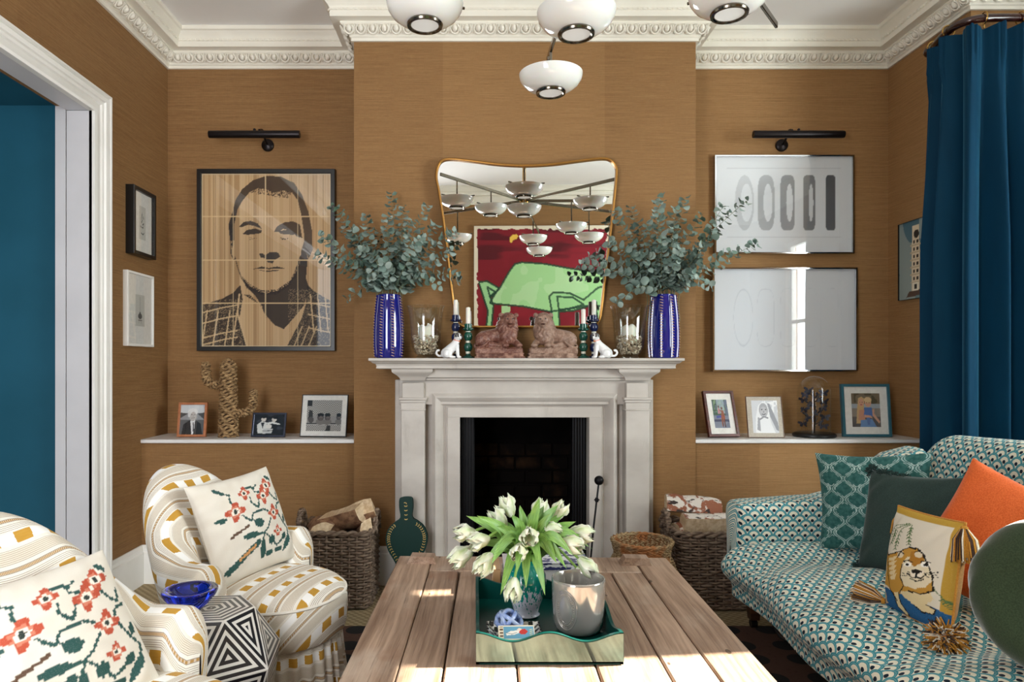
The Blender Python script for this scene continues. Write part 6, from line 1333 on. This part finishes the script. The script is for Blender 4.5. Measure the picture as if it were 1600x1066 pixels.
# glass knot
M_knot = pbr('opaline_blue_glass', mottled((126, 156, 224), (190, 208, 242), 60, .3, .7, 2), .06, trans=.25, coat=.6); kc = Vector((.083, 1.648, zt2 + .038)); kn = thing('glass_knot', 'blue twisted glass knot ornament on the patterned dish', 'ornament', (kc.x, kc.y, zt2 + .006))
rk = random.Random(5)
for k, (ax, an, rr_) in enumerate((((1, 0, 0), .15, .031), ((1, .4, 0), .7, .030), ((.3, 1, 0), .9, .0295), ((1, -.6, .2), -.75, .029), ((.2, 1, .4), -1.0, .028), ((.6, .7, 0), 1.45, .027))):
    Rk = Matrix.Rotation(an, 4, Vector(ax).normalized()); m = MB(); m.tube([kc + (Rk @ Vector((rr_ * math.cos(b), rr_ * math.sin(b), .003 * math.sin(2 * b)))) for b in np.linspace(0, 2 * math.pi, 40, endpoint=False)], .0052, 10, closed=True); m.build('glass_coil', M_knot, kn, angle=180)
# matchbox
def match_art(U, V):
    p = Paint(U, V, (98, 152, 176)); p.put(U < .14, (226, 214, 188)); p.put((U < .12) & (np.floor(V * 9) % 2 == 0) & (U > .03), (96, 74, 56)); p.put((V < .06) | (V > .94) | (U > .98), (224, 212, 186)); p.poly([(.2, .45), (.34, .62), (.56, .66), (.6, .5), (.44, .36), (.22, .3)], (232, 226, 214)); p.poly([(.56, .5), (.62, .72), (.74, .76), (.82, .58), (.74, .38), (.62, .36)], (186, 54, 48)); p.poly([(.5, .7), (.58, .82), (.66, .74), (.58, .6)], (226, 202, 180)); p.line([(.2, .5), (.36, .4), (.5, .5)], .03, (110, 120, 120))
    for k in range(4): p.line([(.88, .3 + .13 * k), (.94, .34 + .13 * k)], .04, (214, 196, 130))
    return p.C
mc = Vector((.098, 1.585, zt2 + .034)); r_, u_, n_ = axes((1, .03, 0), (0, .6, .5)); Mx = frame_M(mc, r_, u_, n_); mb = thing('matchbox', 'illustrated blue and cream matchbox leaning on the patterned dish', 'matchbox', tuple(mc)); m = MB(); m.box((0, 0, 0), (.084, .036, .013)).xf(Mx); m.build('box', pbr('match_card', (226, 216, 194), .7), mb, smooth=False)
U, V = np.meshgrid(np.linspace(0, 1, 85), np.linspace(0, 1, 37), indexing='ij'); m = MB(); m.grid(np.stack([-.0415 + .083 * U, -.0175 + .035 * V, np.full_like(U, .0068)], 2), col=match_art(U, V)).xf(Mx); m.build('label', M_col, mb)
# books behind the tray
def book(label, x, y, z, w_, d_, t_, c, grp, cover=None):
    b = thing('book', label, 'book', (x, y, z), grp); mm = pbr('book_cover', c, .35, coat=.2)
    m = MB(); m.box((x, y, z + .0012), (w_, d_, .0024), bev=.0006); m.box((x, y, z + t_ - .0012), (w_, d_, .0024), bev=.0006); m.box((x, y - d_ / 2 + .0012, z + t_ / 2), (w_, .0024, t_), bev=.0006); m.build('cover', mm, b)
    m = MB(); m.box((x, y + .002, z + t_ / 2), (w_ - .006, d_ - .006, t_ - .005)); m.build('pages', pbr('pages', (232, 226, 212), .8), b, smooth=False); return b
def text(s, M_, size, mat, parent, name='title'):
    cu = bpy.data.curves.new('t', 'FONT'); cu.body = s; cu.size = size; cu.extrude = .0003; cu.align_x = 'CENTER'; cu.align_y = 'CENTER'; o = bpy.data.objects.new('t', cu); COL.objects.link(o)
    e = o.evaluated_get(bpy.context.evaluated_depsgraph_get()); m2 = e.to_mesh(); m = MB(); m.add([M_ @ v.co for v in m2.vertices], [tuple(p.vertices) for p in m2.polygons]); e.to_mesh_clear(); bpy.data.objects.remove(o); return m.build(name, mat, parent, smooth=False)
bg_ = 'books stacked behind the tray'; by = 2.09
b1 = book('white book at the bottom of the stack behind the tray', .215, by, TZ + .001, .255, .19, .034, (232, 232, 236), bg_)
b2 = book('white book with red lettered spine, middle of the stack', .213, by - .004, TZ + .0355, .25, .185, .034, (236, 234, 238), bg_)
b3 = book('thin navy and white patterned book on top of the stack', .222, by - .002, TZ + .070, .235, .18, .020, lambda t: t.mix((60, 64, 116), (232, 234, 238), t.noise(t.pos(), (40, 40, 90), 2).sm(.46, .52)), bg_)
Mf = lambda x, y, z: Matrix.Translation((x, y, z)) @ Matrix.Rotation(math.pi / 2, 4, 'X')
dk = pbr('spine_ink', (70, 72, 90), .6); red = pbr('red_ink', (176, 40, 58), .6)
text('LLIVA', Mf(.262, by - .0965 - .001, TZ + .052), .013, dk, b2); text('N', Mf(.292, by - .0965 - .001, TZ + .052), .014, red, b2); text('I', Mf(.108, by - .0965 - .001, TZ + .052), .012, red, b2)
b4 = book('tan spined book standing at the left of the stack', .066, by, TZ + .001, .022, .15, .066, (196, 156, 112), bg_)
# speckled vase with tulips
vx, vy = W(822, 950, 1.80).x, 1.80
def spk(t):
    x, y, z = t.xyz(t.coord('Object')); n = t.noise(t.coord('Object'), (170, 170, 60), 3); hgt = (z - .03) / .10
    return t.mix((206, 208, 222), t.mix((0, 110, 100), (30, 160, 146), t.noise(t.coord('Object'), (70, 70, 70), 2)), (n + hgt * .34 - .08).sm(.50, .55))
M_spk = pbr('speckled_glass', spk, .12, spec=.5, coat=.6)
tv = MB().lathe([(0, 0), (.033, 0), (.036, .004), (.031, .010), (.036, .025), (.047, .055), (.0535, .085), (.052, .108), (.043, .126), (.034, .134), (.032, .142), (.036, .150), (.033, .150), (.029, .142), (.03, .132), (.045, .1), (.04, .05), (0, .02)], (vx, vy, zt2), 48).build('tulip_vase', M_spk, None, angle=60)
tag(tv, 'white and green speckled glass vase of tulips in the tray', 'vase')
M_pet = pbr('tulip_petal', lambda t: t.attr(), .5, spec=.3, sss=.15); M_tl = pbr('tulip_leaf', lambda t: t.mix(t.mix((92, 138, 64), (150, 190, 98), t.noise(t.coord('UV'), (4, 90, 1), 2).sm(.3, .7)), (150, 190, 150), t.noise(t.pos(), (14, 14, 14), 2).sm(.45, .75) * .5), .42, spec=.45); M_ts = pbr('tulip_stem', (134, 170, 84), .45)
LX = [[(738, 850)], [(800, 805)], [(790, 858)], [(776, 868)], [(815, 812), (783, 846)], [(795, 832)], [(884, 800)], [(832, 850)], [(844, 776)], [(846, 890)], [(908, 835)], [(915, 872)], [(872, 850)], [(886, 890)], [(806, 900)], [(862, 822)]]
neck = Vector((vx, vy, zt2 + .15)); rng = random.Random(8)
def bloom(c, d, size, parent):
    x, y, d = axes(Vector(d).orthogonal(), Vector(d)); ax = y; bx = x; cx_ = d
    for k in range(7):
        lay = 0 if k < 4 else 1; th = k * (math.pi / 2 if lay == 0 else 2.1) + (.6 if lay else 0) + rng.uniform(-.2, .2); n1, n2 = 9, 7; rows = []; C = []
        for i in range(n1):
            f = i / (n1 - 1); w_ = size * .40 * math.sin(math.pi * (f * .86 + .09)) ** .8; rad = size * (.36 if lay == 0 else .25) * math.sin(math.pi * min(1, f * .70 + .04)) ** .75 + .002; ht = size * 1.15 * f; rw = []
            for j in range(n2):
                g_ = (j / (n2 - 1) - .5) * 2; a = th + g_ * w_ / max(rad, size * .22); fr = 1 + .30 * math.sin(g_ * 8 + k * 2 + f * 7) * f * abs(g_) + .10 * math.sin(f * 9 + k); q = (bx * math.cos(a) + cx_ * math.sin(a)) * rad * fr + ax * (ht - size * .18 * g_ * g_ * f + size * .10 * math.sin(g_ * 11 + k * 1.7) * f)
                rw.append(tuple(Vector(c) + q)); gm = max(0, 1 - abs(g_) * 1.2) * (1 - f * .45) * (.75 + .25 * math.sin(f * 11 + g_ * 9 + k)); gn = [lin1(v) for v in (146, 176, 84)]; wh = [lin1(v) for v in (240, 240, 222)]; C.append([gn[q_] * gm + wh[q_] * (1 - gm) for q_ in range(3)])
            rows.append(rw)
        m = MB(); m.grid(np.array(rows), col=np.array(C).reshape(n1, n2, 3), uv=False); m.build('petal', M_pet, parent, angle=180)
def blade(p0, p1, p2, w_, parent, tw=0.0):
    pth = cr([p0, p1, p2], 9); rows = []; n = len(pth)
    for i, p in enumerate(pth):
        f = i / (n - 1); d = (pth[min(i + 1, n - 1)] - pth[max(i - 1, 0)]).normalized(); s = d.cross(Vector((0, -.75, .65))); s = s.normalized() if s.length > .1 else Vector((1, 0, 0)); s = Matrix.Rotation(tw * f, 3, d) @ s; nn = s.cross(d); ww = w_ * (math.sin(math.pi * min(1, f * .9 + .1)) ** .75) * (1 - f ** 6)
        rows.append([tuple(p + s * ww * g_ + nn * (.35 * ww * abs(g_) ** 1.5) + nn * .002 * math.sin(f * 14 + g_)) for g_ in (-1, -.6, -.2, .2, .6, 1)])
    MB().grid(np.array(rows), uvs=8).build('leaf', M_tl, parent, angle=180)
TUL = [(735, 832, -.06), (757, 843, -.08), (731, 861, -.05), (764, 872, -.1), (797, 800, .03), (785, 818, .0), (868, 806, .02), (826, 834, -.09), (853, 824, -.02), (812, 857, -.11), (884, 846, -.05), (897, 832, .0), (910, 878, -.04), (906, 893, -.02), (803, 912, -.13), (840, 806, .08)]
TL_ = ['at the far left, upper of the three left edge blooms', 'at the left, second in from the upper left edge', 'at the far left, lowest of the left edge blooms', 'at the left, low above the tray corner', 'topmost of all at the top left', 'just below the tallest top left bloom', 'at the top right of the bunch', 'facing the camera in the upper middle', 'in the upper middle, half behind leaves', 'facing the camera just above the vase neck', 'at the right, inner of the two right blooms', 'at the far right of the bunch', 'leaning low at the right over the candle pot', 'low at the right behind the one over the candle pot', 'hanging down in front of the vase', 'at the top middle right, in front of the grate']
LV = [[(728, 806)], [(745, 806), (750, 900)], [(776, 822)], [(782, 930)], [(770, 812)], [(812, 790)], [(876, 786), (830, 800)], [(822, 920)], [(864, 800), (850, 790)], [(852, 930)], [(926, 842)], [(925, 858), (890, 830)], [(900, 815), (896, 868)], [(870, 880)], [(768, 880)], [(846, 800)]]
for k, (px, py, dy) in enumerate(TUL):
    hp = W(px, py, vy + dy); lb = 'white and green parrot tulip ' + TL_[k]; root = thing('tulip', lb, 'tulip', tuple(neck), 'tulips in the speckled vase')
    st = neck + Vector((rng.uniform(-.015, .015), rng.uniform(-.012, .012), -.06)); md = neck.lerp(hp, .5) + Vector((0, 0, .05 if py > 820 else .015)); ps = cr([st, neck + (hp - neck) * .12 + Vector((0, 0, .012)), md, hp], 7)
    MB().tube(ps, .0034, 7).build('stem', M_ts, root); dr = (ps[-1] - ps[-3]).normalized(); dr = (dr + Vector((0, 0, -.1 if py > 860 else .25))).normalized(); bloom(hp - dr * .014, dr, rng.uniform(.048, .060), root)
    for (lx, ly) in LV[k] + LX[k % len(LX)]:
        tp = W(lx, ly, vy + dy * .8 + (-.07 if ly > 860 else rng.uniform(-.06, .04))); mid = neck.lerp(tp, .5) + Vector((0, -.01, .055 if ly > 850 else .02)); blade(neck + Vector(((lx - 822) * .00012, 0, -.01)), mid, tp, rng.uniform(.012, .018), root, rng.uniform(-.7, .7))
